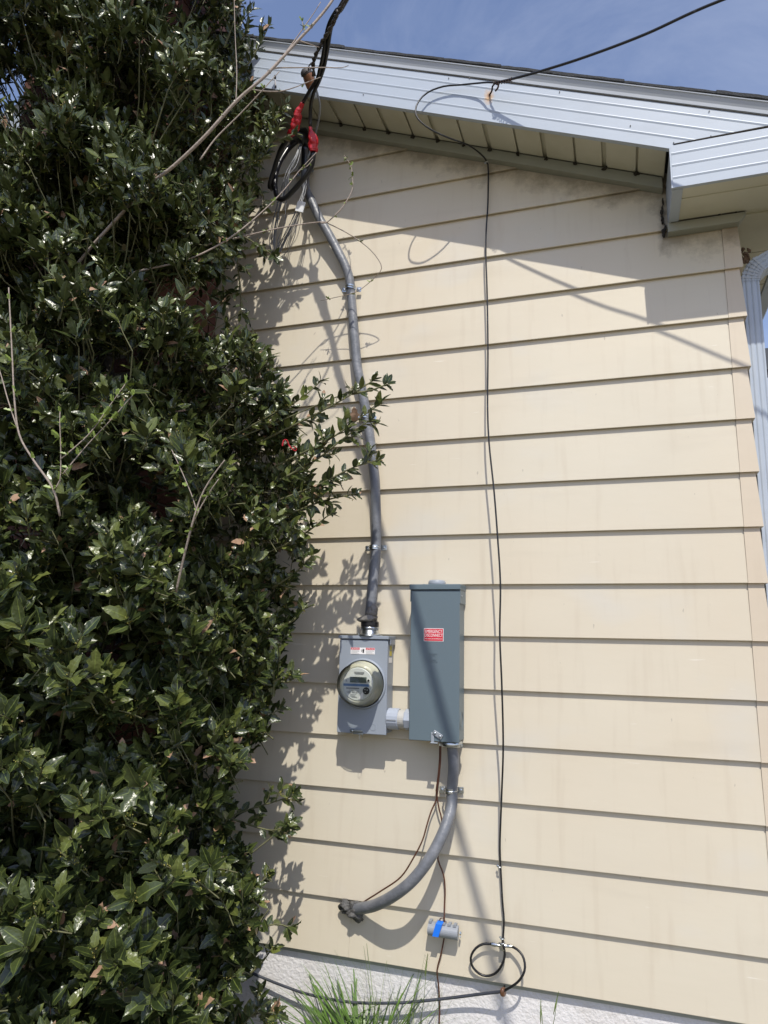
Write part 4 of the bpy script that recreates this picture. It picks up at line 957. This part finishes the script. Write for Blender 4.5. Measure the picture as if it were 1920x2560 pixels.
def add_leaf(p, yd, zd, size, spin=None):
    br = 0.0
    u = rng.random()
    if size > .066: u = 1.0
    if u < .013: br = 1.2
    elif u < .04: br = rng.uniform(.35, .6)
    k = int(rng.integers(0, 6))
    if k in (1, 2, 4) and rng.random() < float(np.interp(p[2], [.5, 2.2], [.1, .75])): k = (0, 3, 5)[int(rng.integers(0, 3))]
    leaves.append((p, yd, zd, size, k, rng.random()**1.3, br))
def shoot(p, d, ln, nl, size, whorl=True):
    d = norm(d); p1 = p+d*ln
    twigs.append((p, p1, .0022))
    a0 = rng.uniform(0, 6.28); ref = norm(np.cross(d, [.3, .5, .8])); ref2 = np.cross(d, ref)
    for i in range(nl):
        s = (i+.6)/nl; a = a0+i*2.4
        rad = ref*math.cos(a)+ref2*math.sin(a)
        yd = norm(rad*(1.05-.45*s)+d*(.35+.75*s)+np.array([0, 0, .10])+rng.normal(0, .14, 3))
        zd = norm(d*.8+np.array([.10, -.62, .42])+rng.normal(0, .28, 3)); zd = norm(zd-yd*(zd@yd))
        add_leaf(p+d*ln*(.25+.75*s)+rad*.003, yd, zd, size*rng.uniform(.72, 1.12)*(1 if s < .85 else .75))
    if rng.random() < .5:
        for _ in range(int(rng.integers(3, 8))): buds.append(p+d*ln*rng.uniform(.4, .95)+rng.normal(0, .006, 3))
cnt = 0; N_SH = 8600; tries = 0
while cnt < N_SH and tries < 140000:
    tries += 1
    y = rng.uniform(-160, 2720); bx = np.interp(y, BY, BX); x = rng.uniform(-260, bx-6)
    if cnt > 7200: y = rng.uniform(-160, 760); x = rng.uniform(-120, min(bx-6, 520))
    fr_ = front(x, y); back = .10
    u = rng.random(); dep = fr_-abs(rng.normal(0, .16)) if u < .70 else rng.uniform(back, fr_)
    skip = False
    for (cx0, cy0, rx, ry, push) in CAV:
        e = ((x-cx0)/rx)**2+((y-cy0)/ry)**2
        if e < 1:
            if push > 5: skip = True
            elif dep > fr_-push*(1-e*.5): skip = True
    if skip and rng.random() < .93: continue
    dep = max(dep, back)
    gn = math.sin(x*.043+y*.017+1.3)*math.sin(y*.051-x*.012)+.6*math.sin(x*.027-y*.061+dep*5)
    if dep > fr_-.14 and gn < -.30 and rng.random() < .6: continue
    p = P(x, y, dep)
    if p[0] < CX1+.03 and dep < .56: continue
    if p[2] < GZ+.03: continue
    edge = (bx-x) < 110
    d = np.array([rng.normal(.12, .45)+(.35 if edge else 0), -abs(rng.normal(.45, .35)), rng.normal(.55, .38)])
    if y > 560 and y < 690 and x > 480: d = np.array([rng.normal(.2, .3), rng.normal(-.2, .3), -.6])
    shoot(p-norm(d)*.08, d, rng.uniform(.07, .15), int(rng.integers(6, 10)), rng.uniform(.046, .065)*float(np.interp(dep, [.3, 1.2], [.93, 1.15]))*float(np.interp(y, [500, 1300], [.94, 1.03])))
    cnt += 1
# outstretched branches: (x, y, off) polylines with leaves along them
BR = [
 ([(640, 1110, .42), (690, 1085, .44), (800, 1030, .44), (880, 985, .42), (935, 950, .40)], 1.0, 1.0),
 ([(880, 985, .42), (930, 975, .42), (968, 960, .42)], .8, .9),
 ([(690, 1165, .40), (820, 1100, .42), (900, 1045, .42), (950, 1010, .40)], 1.1, 1.0),
 ([(700, 1200, .42), (790, 1150, .42), (860, 1095, .42), (925, 1050, .42)], .9, 1.0),
 ([(700, 1250, .40), (800, 1210, .42), (880, 1170, .42), (945, 1150, .42)], 1.2, 1.0),
 ([(690, 1300, .38), (800, 1255, .40), (885, 1235, .40)], 1.0, 1.0),
 ([(680, 1380, .38), (760, 1335, .40), (825, 1285, .40)], 1.0, .95),
 ([(680, 1470, .38), (740, 1430, .38), (785, 1385, .38)], .9, .95),
 ([(620, 1080, .44), (700, 1030, .45), (760, 990, .44), (800, 955, .42)], 1.1, 1.0),
 ([(560, 1000, .5), (620, 960, .5), (670, 900, .5)], 1.2, 1.1),
 ([(520, 1120, .5), (600, 1080, .5), (690, 1030, .5)], 1.0, 1.0),
 ([(480, 2060, .35), (560, 2045, .30), (640, 2018, .26), (700, 2000, .24), (738, 1985, .22)], .8, .95),
 ([(560, 2040, .30), (650, 2070, .26), (690, 2075, .25), (728, 2058, .24)], .7, .95),
 ([(560, 2350, .40), (640, 2325, .40), (690, 2310, .38), (722, 2318, .36)], .8, 1.1),
 ([(540, 2270, .40), (620, 2235, .40), (668, 2190, .38)], 1.0, 1.0),
 ([(590, 200, .40), (640, 130, .40), (672, 65, .40)], 1.0, .9),
 ([(560, 120, .40), (590, 40, .40), (610, -30, .40)], 1.0, .9),
 ([(600, 380, .40), (680, 355, .38), (735, 335, .36)], 1.1, .9),
 ([(600, 300, .40), (660, 285, .38), (705, 280, .36)], 1.0, .9),
 ([(560, 540, .40), (590, 640, .34), (600, 720, .30), (603, 785, .28)], 1.1, .85),
 ([(590, 580, .36), (640, 610, .30), (685, 640, .26)], .8, .85),
 ([(600, 450, .36), (650, 470, .32), (662, 520, .30)], .9, .85),
 ([(690, 1570, .36), (735, 1550, .36), (760, 1520, .34)], .9, .95),
 ([(680, 1700, .36), (720, 1705, .36), (742, 1690, .34)], .9, .95),
 ([(620, 1800, .36), (670, 1790, .36), (700, 1770, .34)], .9, 1.0),
 ([(620, 2440, .34), (660, 2400, .34), (680, 2370, .34)], .9, 1.0),
 ([(540, 2580, .30), (620, 2540, .28), (690, 2530, .26)], 1.3, 1.0),
 ([(560, 2620, .34), (610, 2560, .32), (650, 2515, .30)], 1.3, 1.0),
]
limbs = []
for pts, dens, sz in BR:
    pp = smooth_path(path(pts), step=.02); limbs.append(tube(pp, [.0048, .0035, .0022], 6, smooth=False))
    Lp = np.r_[0, np.cumsum(np.linalg.norm(np.diff(pp, axis=0), axis=1))]
    npos = int(Lp[-1]/.0175*dens)
    for i in range(npos):
        s = Lp[-1]*(i+.5)/npos; p = np.array([np.interp(s, Lp, pp[:, k]) for k in range(3)]); q = np.array([np.interp(min(s+.02, Lp[-1]), Lp, pp[:, k]) for k in range(3)])
        t_ = norm(q-p) if np.linalg.norm(q-p) > 1e-5 else norm(pp[-1]-pp[-2])
        rad = norm(np.cross(t_, rng.normal(0, 1, 3))); yd = norm(rad*.9+t_*.6+np.array([0, 0, .25])); zd = norm(np.array([.15, -.85, .55])+rng.normal(0, .38, 3)); zd = norm(zd-yd*(zd@yd))
        if rng.random() < .22 and s > .25*Lp[-1]:
            shoot(p, norm(t_*.7+rad*.7+np.array([0, 0, .3])), .06, 5, .05*sz)
        add_leaf(p, yd, zd, .053*sz*rng.uniform(.7, 1.15))
        if rng.random() < .25: buds.append(p+rng.normal(0, .004, 3))
    shoot(pp[-2], pp[-1]-pp[-3], .03, 5, .048*sz)
# distinct near whorls in the photo
for (x, y, o, sz, up_) in ((375, 1930, 1.10, .080, .1), (70, 1560, 1.25, .085, .5), (200, 840, 1.05, .075, .9), (260, 760, 1.0, .07, .9), (410, 780, .92, .072, .9), (370, 1090, 1.0, .08, .9), (330, 1540, 1.05, .078, .8), (160, 1260, 1.15, .08, .9), (250, 1680, 1.1, .078, .7),
                           (350, 2210, 1.1, .078, .3), (90, 2330, 1.2, .085, .4), (400, 2440, 1.0, .075, .3), (560, 2300, .6, .066, .3), (580, 980, .62, .064, .8), (640, 930, .52, .058, .9), (480, 1280, .9, .07, .6), (30, 1760, 1.25, .085, .3), (500, 480, .66, .058, .9)):
    shoot(P(x, y, o)-np.array([0, 0, .04]), np.array([.1, -.8 if up_ < .5 else -.45, up_]), .05, 8, sz)

NL = len(leaves)
pos = np.array([l[0] for l in leaves]); YD = np.array([l[1] for l in leaves]); ZD = np.array([l[2] for l in leaves]); SZ = np.array([l[3] for l in leaves]); KD = np.array([l[4] for l in leaves]); TN = np.array([l[5] for l in leaves]); BRN = np.array([l[6] for l in leaves])
XD = np.cross(YD, ZD)
# the leaves that show largest become objects: front-most per small image cell, biggest first
ctr = pos+YD*(SZ*.5)[:, None]; rel = ctr-CO; dz_ = rel@CF_; ppx = 960+F_PX*(rel@CR_)/dz_; ppy = 1280-F_PX*(rel@CU_)/dz_
cell = {}
for i in range(NL):
    if 0 < ppx[i] < 1920 and 0 < ppy[i] < 2560:
        key = (int(ppx[i]//26), int(ppy[i]//26))
        if key not in cell or dz_[i] < dz_[cell[key]]: cell[key] = i
vdirs = rel/np.linalg.norm(rel, axis=1)[:, None]; face = np.abs(np.einsum('ij,ij->i', ZD, vdirs)); score = (SZ/dz_)**2*(face+.15)
cand = sorted(cell.values(), key=lambda i: -score[i])[:290]
solo = np.zeros(NL, bool); solo[cand] = True
def fill_mesh(name, V, Fq, UV, C):
    me = bpy.data.meshes.new(name); nv, nf = len(V), len(Fq)
    me.vertices.add(nv); me.vertices.foreach_set('co', V.astype(np.float32).ravel())
    me.loops.add(nf*4); me.loops.foreach_set('vertex_index', Fq.astype(np.int32).ravel())
    me.polygons.add(nf); me.polygons.foreach_set('loop_start', np.arange(0, nf*4, 4, dtype=np.int32)); me.polygons.foreach_set('use_smooth', np.ones(nf, bool))
    ul = me.uv_layers.new(name='UVMap'); ul.data.foreach_set('uv', UV[Fq.ravel()].astype(np.float32).ravel())
    ca_ = me.color_attributes.new('tint', 'FLOAT_COLOR', 'POINT'); ca_.data.foreach_set('color', C.astype(np.float32).ravel())
    me.update(calc_edges=True); me.materials.append(M_LEAF); return me
Vs, Fs, Us, Cs = [], [], [], []; base = 0
for k in range(6):
    tv_, tf_, tuv = TEMPL[k]; idx = np.where((KD == k) & (~solo))[0]
    tf_ = np.array(tf_); nt_ = len(tv_)
    vv = (tv_[None, :, 0, None]*XD[idx][:, None, :]+tv_[None, :, 1, None]*YD[idx][:, None, :]+tv_[None, :, 2, None]*ZD[idx][:, None, :])*SZ[idx][:, None, None]+pos[idx][:, None, :]
    Vs.append(vv.reshape(-1, 3)); Fs.append((tf_[None]+(np.arange(len(idx))*nt_)[:, None, None]).reshape(-1, 4)+base); base += len(idx)*nt_
    Us.append(np.tile(tuv, (len(idx), 1))); c = np.zeros((len(idx), nt_, 4)); c[:, :, 0] = TN[idx][:, None]; c[:, :, 1] = BRN[idx][:, None]; c[:, :, 3] = 1; Cs.append(c.reshape(-1, 4))
me = fill_mesh('foliage', np.vstack(Vs), np.vstack(Fs), np.vstack(Us), np.vstack(Cs))
fo = bpy.data.objects.new('foliage', me); link(fo, holly); fo['kind'] = 'stuff'
lib = {}
for i in cand:
    k = int(KD[i]); tb = int(TN[i]*4); bb_ = 0 if BRN[i] == 0 else (1 if BRN[i] < 1 else 2)
    if (k, tb, bb_) not in lib:
        tv_, tf_, tuv = TEMPL[k]; c = np.zeros((len(tv_), 4)); c[:, 0] = (tb+.5)/4; c[:, 1] = (0, .5, 1.2)[bb_]; c[:, 3] = 1
        lib[(k, tb, bb_)] = fill_mesh('leaf', tv_, np.array(tf_), tuv, c)
    o = bpy.data.objects.new('leaf', lib[(k, tb, bb_)]); COL.objects.link(o); o.parent = holly
    Mx = Matrix.Identity(4); s = SZ[i]
    for r_ in range(3):
        Mx[r_][0] = XD[i][r_]*s; Mx[r_][1] = YD[i][r_]*s; Mx[r_][2] = ZD[i][r_]*s; Mx[r_][3] = pos[i][r_]-HL[r_]
    o.matrix_local = Mx
# twigs
tw = []
for (a, b, r_) in twigs: tw.append(tube([a, (a+b)/2+rng.normal(0, .003, 3), b], r_, 4, smooth=False, caps=False))
# connecting twigs inward from a sample of shoots
trunk_pts = [np.array([-2.05, -.66, GZ-.05]), np.array([-2.0, -.62, .3]), np.array([-1.95, -.59, 1.1]), np.array([-1.9, -.57, 1.9]), np.array([-1.98, -.56, 2.4]), np.array([-2.05, -.55, 2.75])]
tp2 = smooth_path(trunk_pts, step=.1)
for j in rng.choice(len(twigs), 520, replace=False):
    a = twigs[j][0]; tt = tp2[np.argmin(np.linalg.norm(tp2-(a-np.array([0, 0, .45])), axis=1))]
    e = a+(tt-a)*rng.uniform(.35, .8); mid = (a+e)/2+rng.normal(0, .03, 3)+np.array([0, 0, -.03])
    tw.append(tube([a, mid, e], [.0022, .0035], 4, step=.08, caps=False))
o = mobj('twig', join(*tw), M_TWIG, holly, smooth=True); o['kind'] = 'stuff'
for l in limbs: mobj('branch', l, M_TWIG, holly, smooth=True)
mobj('trunk', tube(trunk_pts, [.07, .06, .05, .035, .02], 10), M_BARK, holly, smooth=True)
for j in range(5):
    a = tp2[int(rng.integers(3, len(tp2)-3))]; ang = rng.uniform(-2.6, .6); ln = rng.uniform(.5, .95)
    d = np.array([math.cos(ang), -abs(math.sin(ang))*.6, .5]); m1 = a+d*ln*.5+[0, 0, .05]; e = a+d*ln+[0, 0, .15]
    m1[1] = max(m1[1], -.62); e[1] = max(e[1], -.60); e[0] = min(e[0], -1.9); e[2] = min(e[2], 2.6)
    mobj('limb', tube([a, m1, e], [.014, .009, .004], 7, step=.06), M_BARK, holly, smooth=True)
# flower buds as tiny octahedra
ov = np.array([(1, 0, 0), (-1, 0, 0), (0, 1, 0), (0, -1, 0), (0, 0, 1), (0, 0, -1)], float); of = [(0, 2, 4), (2, 1, 4), (1, 3, 4), (3, 0, 4), (2, 0, 5), (1, 2, 5), (3, 1, 5), (0, 3, 5)]
bv, bf = [], []
for b in buds:
    for _ in range(2):
        c = b+rng.normal(0, .003, 3); n = len(bv); bv += [tuple(c+q*rng.uniform(.0016, .0030)) for q in ov]; bf += [tuple(i+n for i in q) for q in of]
o = mobj('flower_bud', (bv, bf), M_FLOW, holly); o['kind'] = 'stuff'

# ================================================================== BUDDING SAPLINGS
def bud_cluster(p, s, seed):
    r = np.random.default_rng(seed); out_ = []
    for i in range(int(r.integers(2, 5))):
        d = norm(r.normal(0, 1, 3)+[0, -.3, .5]); u = norm(np.cross(d, r.normal(0, 1, 3))); w_ = np.cross(d, u); l = s*r.uniform(.6, 1.1)
        pts = [p, p+d*l*.35+u*l*.30, p+d*l*.55+u*l*.16, p+d*l*.75+u*l*.26, p+d*l*1.0, p+d*l*.75-u*l*.26, p+d*l*.55-u*l*.16, p+d*l*.35-u*l*.30]
        pts = [q+w_*l*.12*abs((q-p)@u)/(.3*l) for q in pts]
        out_.append((pts, [(0, 1, 2), (0, 2, 3, 4), (0, 4, 5, 6), (0, 6, 7)]))
    return join(*out_)
def sapling(name, lab, base_, stems, budn, bsz, seed):
    t = thing(name, base_, lab, 'sapling'); r = np.random.default_rng(seed); main = True
    for pts, rad, nb_ in stems:
        pp = path(pts); tb = tube(pp, rad, 8 if rad[0] > .005 else 6, step=.02)
        mobj('stem' if main else 'twig', tb, M_PALE, t, smooth=True); main = False
        sp2 = smooth_path(pp, step=.02)
        for i in range(nb_):
            s = (i+.8)/(nb_+.3); p = sp2[min(len(sp2)-1, int(s*len(sp2)))]
            if r.random() < budn: mobj('bud_leaf', bud_cluster(p, bsz*r.uniform(.7, 1.2), seed*50+i), M_BUD, t)
            mobj('node', blob(p, rad[-1]*1.6, rad[-1]*1.6, rad[-1]*1.5, seed=i, amp=.2, nu=6, nv=4), M_PALE, t)
    return t
sapling('budding_sapling', 'pale bare sapling leaning across the top of the holly towards the black wires', tuple(P(120, 900, .75)),
 [([(120, 760, .80), (210, 640, .82), (308, 530, .84), (371, 463, .84), (434, 415, .84), (511, 342, .84), (593, 251, .82), (665, 188, .80), (742.6, 103.7, .76), (785, 58.6, .74), (821, 15, .72), (850, -30, .70), (900, -110, .68)], [.0065, .0062, .006, .0052, .0045], 7),
  ([(665, 185, .80), (684, 171, .78), (760, 169, .74), (830, 169, .70), (855, 169, .68), (871, 164, .66)], [.0028, .0020, .0013], 5),
  ([(620, 222, .80), (660, 228, .76), (700, 228, .72), (735, 219, .68), (770, 205, .64), (801, 193, .62)], [.0026, .0020, .0013], 6),
  ([(751, 103, .76), (772, 110, .74), (797, 118, .72)], [.003, .0012], 3),
  ([(690, 165, .78), (735, 103, .76), (760, 68, .75), (785, 32, .74), (802, 5, .74)], [.0026, .0020, .0013], 4),
  ([(760, 76, .76), (757, 60, .75), (754, 47, .75)], [.0016, .001], 2),
  ([(500, 400, .84), (540, 345, .82), (600, 285, .80), (650, 232, .80), (699, 178, .78)], [.0030, .0022, .0014], 2),
  ([(590, 250, .82), (592, 180, .80), (588, 90, .80), (585, -20, .80)], [.0018, .0012], 3)], .35, .018, 3)
sapling('budding_sapling', 'pale twigs with tiny green leaves arching from the holly over the siding', tuple(P(200, 720, .70)),
 [([(190, 715, .72), (260, 705, .70), (350, 675, .66), (480, 622, .56), (578.6, 598, .46), (700, 570, .36), (800, 555, .27), (823, 560, .25), (878.5, 588.8, .21), (926, 624.6, .18), (952, 660, .16), (950, 680, .15), (926, 704, .14), (894.4, 728, .13), (862.6, 738, .12), (801, 752, .11)], [.005, .0045, .004, .0028, .0022, .0017, .0012], 16),
  ([(212, 713.6, .74), (347, 678, .72), (463, 651, .68), (554.5, 607.5, .62), (626.8, 554.5, .56), (699, 487, .50), (750, 425, .46), (791, 381, .44)], [.0045, .004, .003, .0022, .0014], 9),
  ([(750, 425, .46), (768, 415, .44), (782, 398, .43)], [.0018, .001], 2),
  ([(800, 556, .27), (815, 557, .26), (838.7, 537, .25), (862.6, 509, .23), (880.5, 473, .21), (881, 441.6, .20), (876.5, 413.7, .19), (860.6, 388, .18)], [.0028, .0022, .0013], 8)], .62, .020, 5)
sapling('budding_sapling', 'thin grey sapling with bright green leaves standing before the holly at far left', tuple(P(130, 1300, 1.2)),
 [([(150, 1290, 1.22), (132, 1221, 1.24), (82, 1148, 1.26), (48, 1086, 1.27), (36, 999, 1.28), (31, 902, 1.28), (21.7, 719, 1.28)], [.0034, .0026, .0018], 7),
  ([(48, 1086, 1.27), (20, 1000, 1.27), (0, 930, 1.27), (-30, 850, 1.27)], [.0020, .0013], 3),
  ([(133, 1225, 1.24), (149.5, 1201, 1.24), (152, 1134, 1.25), (149.5, 1057, 1.26), (150, 1030, 1.26)], [.0020, .0016, .0012], 7),
  ([(152, 1148, 1.25), (221.8, 1085.7, 1.22), (270, 1020, 1.20), (313.4, 960, 1.18)], [.0018, .0012], 9),
  ([(157, 1185, 1.24), (220, 1110, 1.20), (279.6, 1047, 1.18), (330, 990, 1.16)], [.0018, .0012], 8)], .9, .030, 7)
sapling('budding_sapling', 'forked pale sapling with a few green buds in the middle of the holly', tuple(P(455, 1450, 1.0)),
 [([(440, 1480, .96), (458, 1399, .98), (480, 1312, 1.0), (501, 1245, 1.0), (522, 1205, 1.0), (545, 1172, 1.0), (562, 1150, 1.0)], [.0036, .003, .0016], 6),
  ([(482, 1307, 1.0), (505, 1262, 1.0), (530, 1221, 1.0), (548, 1196, 1.0)], [.0022, .0013], 5),
  ([(490, 1275, 1.0), (482, 1245, 1.0), (455, 1180, 1.0), (429, 1124, 1.0)], [.0018, .0012], 4)], .8, .024, 9)
# red ribbon
single('red_ribbon', tube(path([(706, 1115, .46), (709, 1101, .46), (717, 1100, .46), (722, 1112, .45), (728, 1120, .45), (738, 1127, .44), (741, 1122, .44), (735, 1116, .45)]), .0028, 5), M_RED, 'thin red ribbon tied on a holly branch beside the siding', 'ribbon')

# ================================================================== GRASS
def blade(p, d, ln, wd_, bend, n=6):
    d = norm(d); side = norm(np.cross(d, [0, 0, 1.0])+1e-6); v = []
    for i in range(n+1):
        s = i/n; hor = d*np.array([1, 1, 0]); c = p+np.array([0, 0, 1])*ln*(s-bend*s*s*.55)+hor*ln*(s*.25+bend*s*s*.8)
        w_ = wd_*(1-s**1.6)+.0003; v += [c-side*w_, c+side*w_]
    return v, [(2*i, 2*i+1, 2*i+3, 2*i+2) for i in range(n)]
def tuft(cx0, cy0, n, lmin, lmax, wd_, bmin, bmax, spread):
    out_ = []
    for _ in range(n):
        a = rng.uniform(0, 6.28); p = np.array([cx0+rng.normal(0, spread), cy0+rng.normal(0, spread*.5), GZ-.01])
        out_.append(blade(p, np.array([math.cos(a), math.sin(a)*.6, 0]), rng.uniform(lmin, lmax), wd_*rng.uniform(.6, 1.2), rng.uniform(bmin, bmax)))
    return join(*out_)
def gx_(x): return P(x, 2540, .13)[0]
o = single('grass_tuft', tuft(gx_(905), -.13, 150, .40, .55, .0080, .15, .85, .036), M_GRASS, 'bright green broad-bladed grass tuft below the foundation cable', 'grass tuft', kind='stuff'); o['kind'] = 'stuff'
o = single('grass_tuft', tuft(gx_(740), -.16, 26, .38, .54, .0075, .55, 1.1, .05), M_GRASS, 'low arching grass clump near the holly foot', 'grass tuft'); o['kind'] = 'stuff'
o = single('grass_tuft', tuft(gx_(985), -.10, 70, .40, .62, .0014, .0, .4, .07), M_GRASS2, 'thin wiry grass stems rising between the broad tuft and the brown wire', 'grass tuft'); o['kind'] = 'stuff'
o = single('grass_tuft', tuft(gx_(1080), -.12, 26, .28, .46, .0022, .2, .9, .06), M_GRASS2, 'sparse grass stems around the foot of the brown wire', 'grass tuft'); o['kind'] = 'stuff'
def seed_stalk(x0, x1, ytop, off, lab):
    a = P(x0, 2620, off); b = P(x1, ytop, off); t = thing('grass_stalk', tuple(a), lab, 'grass stalk')
    mobj('stem', tube([a, a+(b-a)*.5+[.006, 0, 0], b], [.0012, .0009], 5), M_GRASS2, t)
    dd = norm(b-a)
    hd = [blade(b-dd*.055*i/9, norm(np.array([(-1)**i, -.2, 0])), .022, .0018, .3, 3) for i in range(10)]
    mobj('seed_head', join(tube([b-dd*.06, b-dd*.03, b+dd*.015], [.001, .003, .0008], 6), *hd), M_GRASS2, t)
seed_stalk(1040, 1068, 2395, .12, 'tall grass stalk with a seed head reaching over the siding edge')
seed_stalk(1365, 1394, 2490, .10, 'lone grass stalk with a seed head at the right of the foundation')
seed_stalk(1352, 1352, 2510, .12, 'single bare grass stalk left of the lone seed head')
gr = []
for _ in range(2600):
    x, y = rng.uniform(-3.2, 1.6), -rng.uniform(.04, 1.0)**1.2*1.6-.02
    a = rng.uniform(0, 6.28); gr.append(blade(np.array([x, y, GZ-.01]), np.array([math.cos(a), math.sin(a), 0]), rng.uniform(.04, .12), .0022, rng.uniform(.2, 1.0), 3))
o = mobj('grass', join(*gr), M_GRASS); tag(o, 'short grass growing along the foot of the wall', 'grass', kind='stuff')
print('leaves', NL, 'bricks', nb)
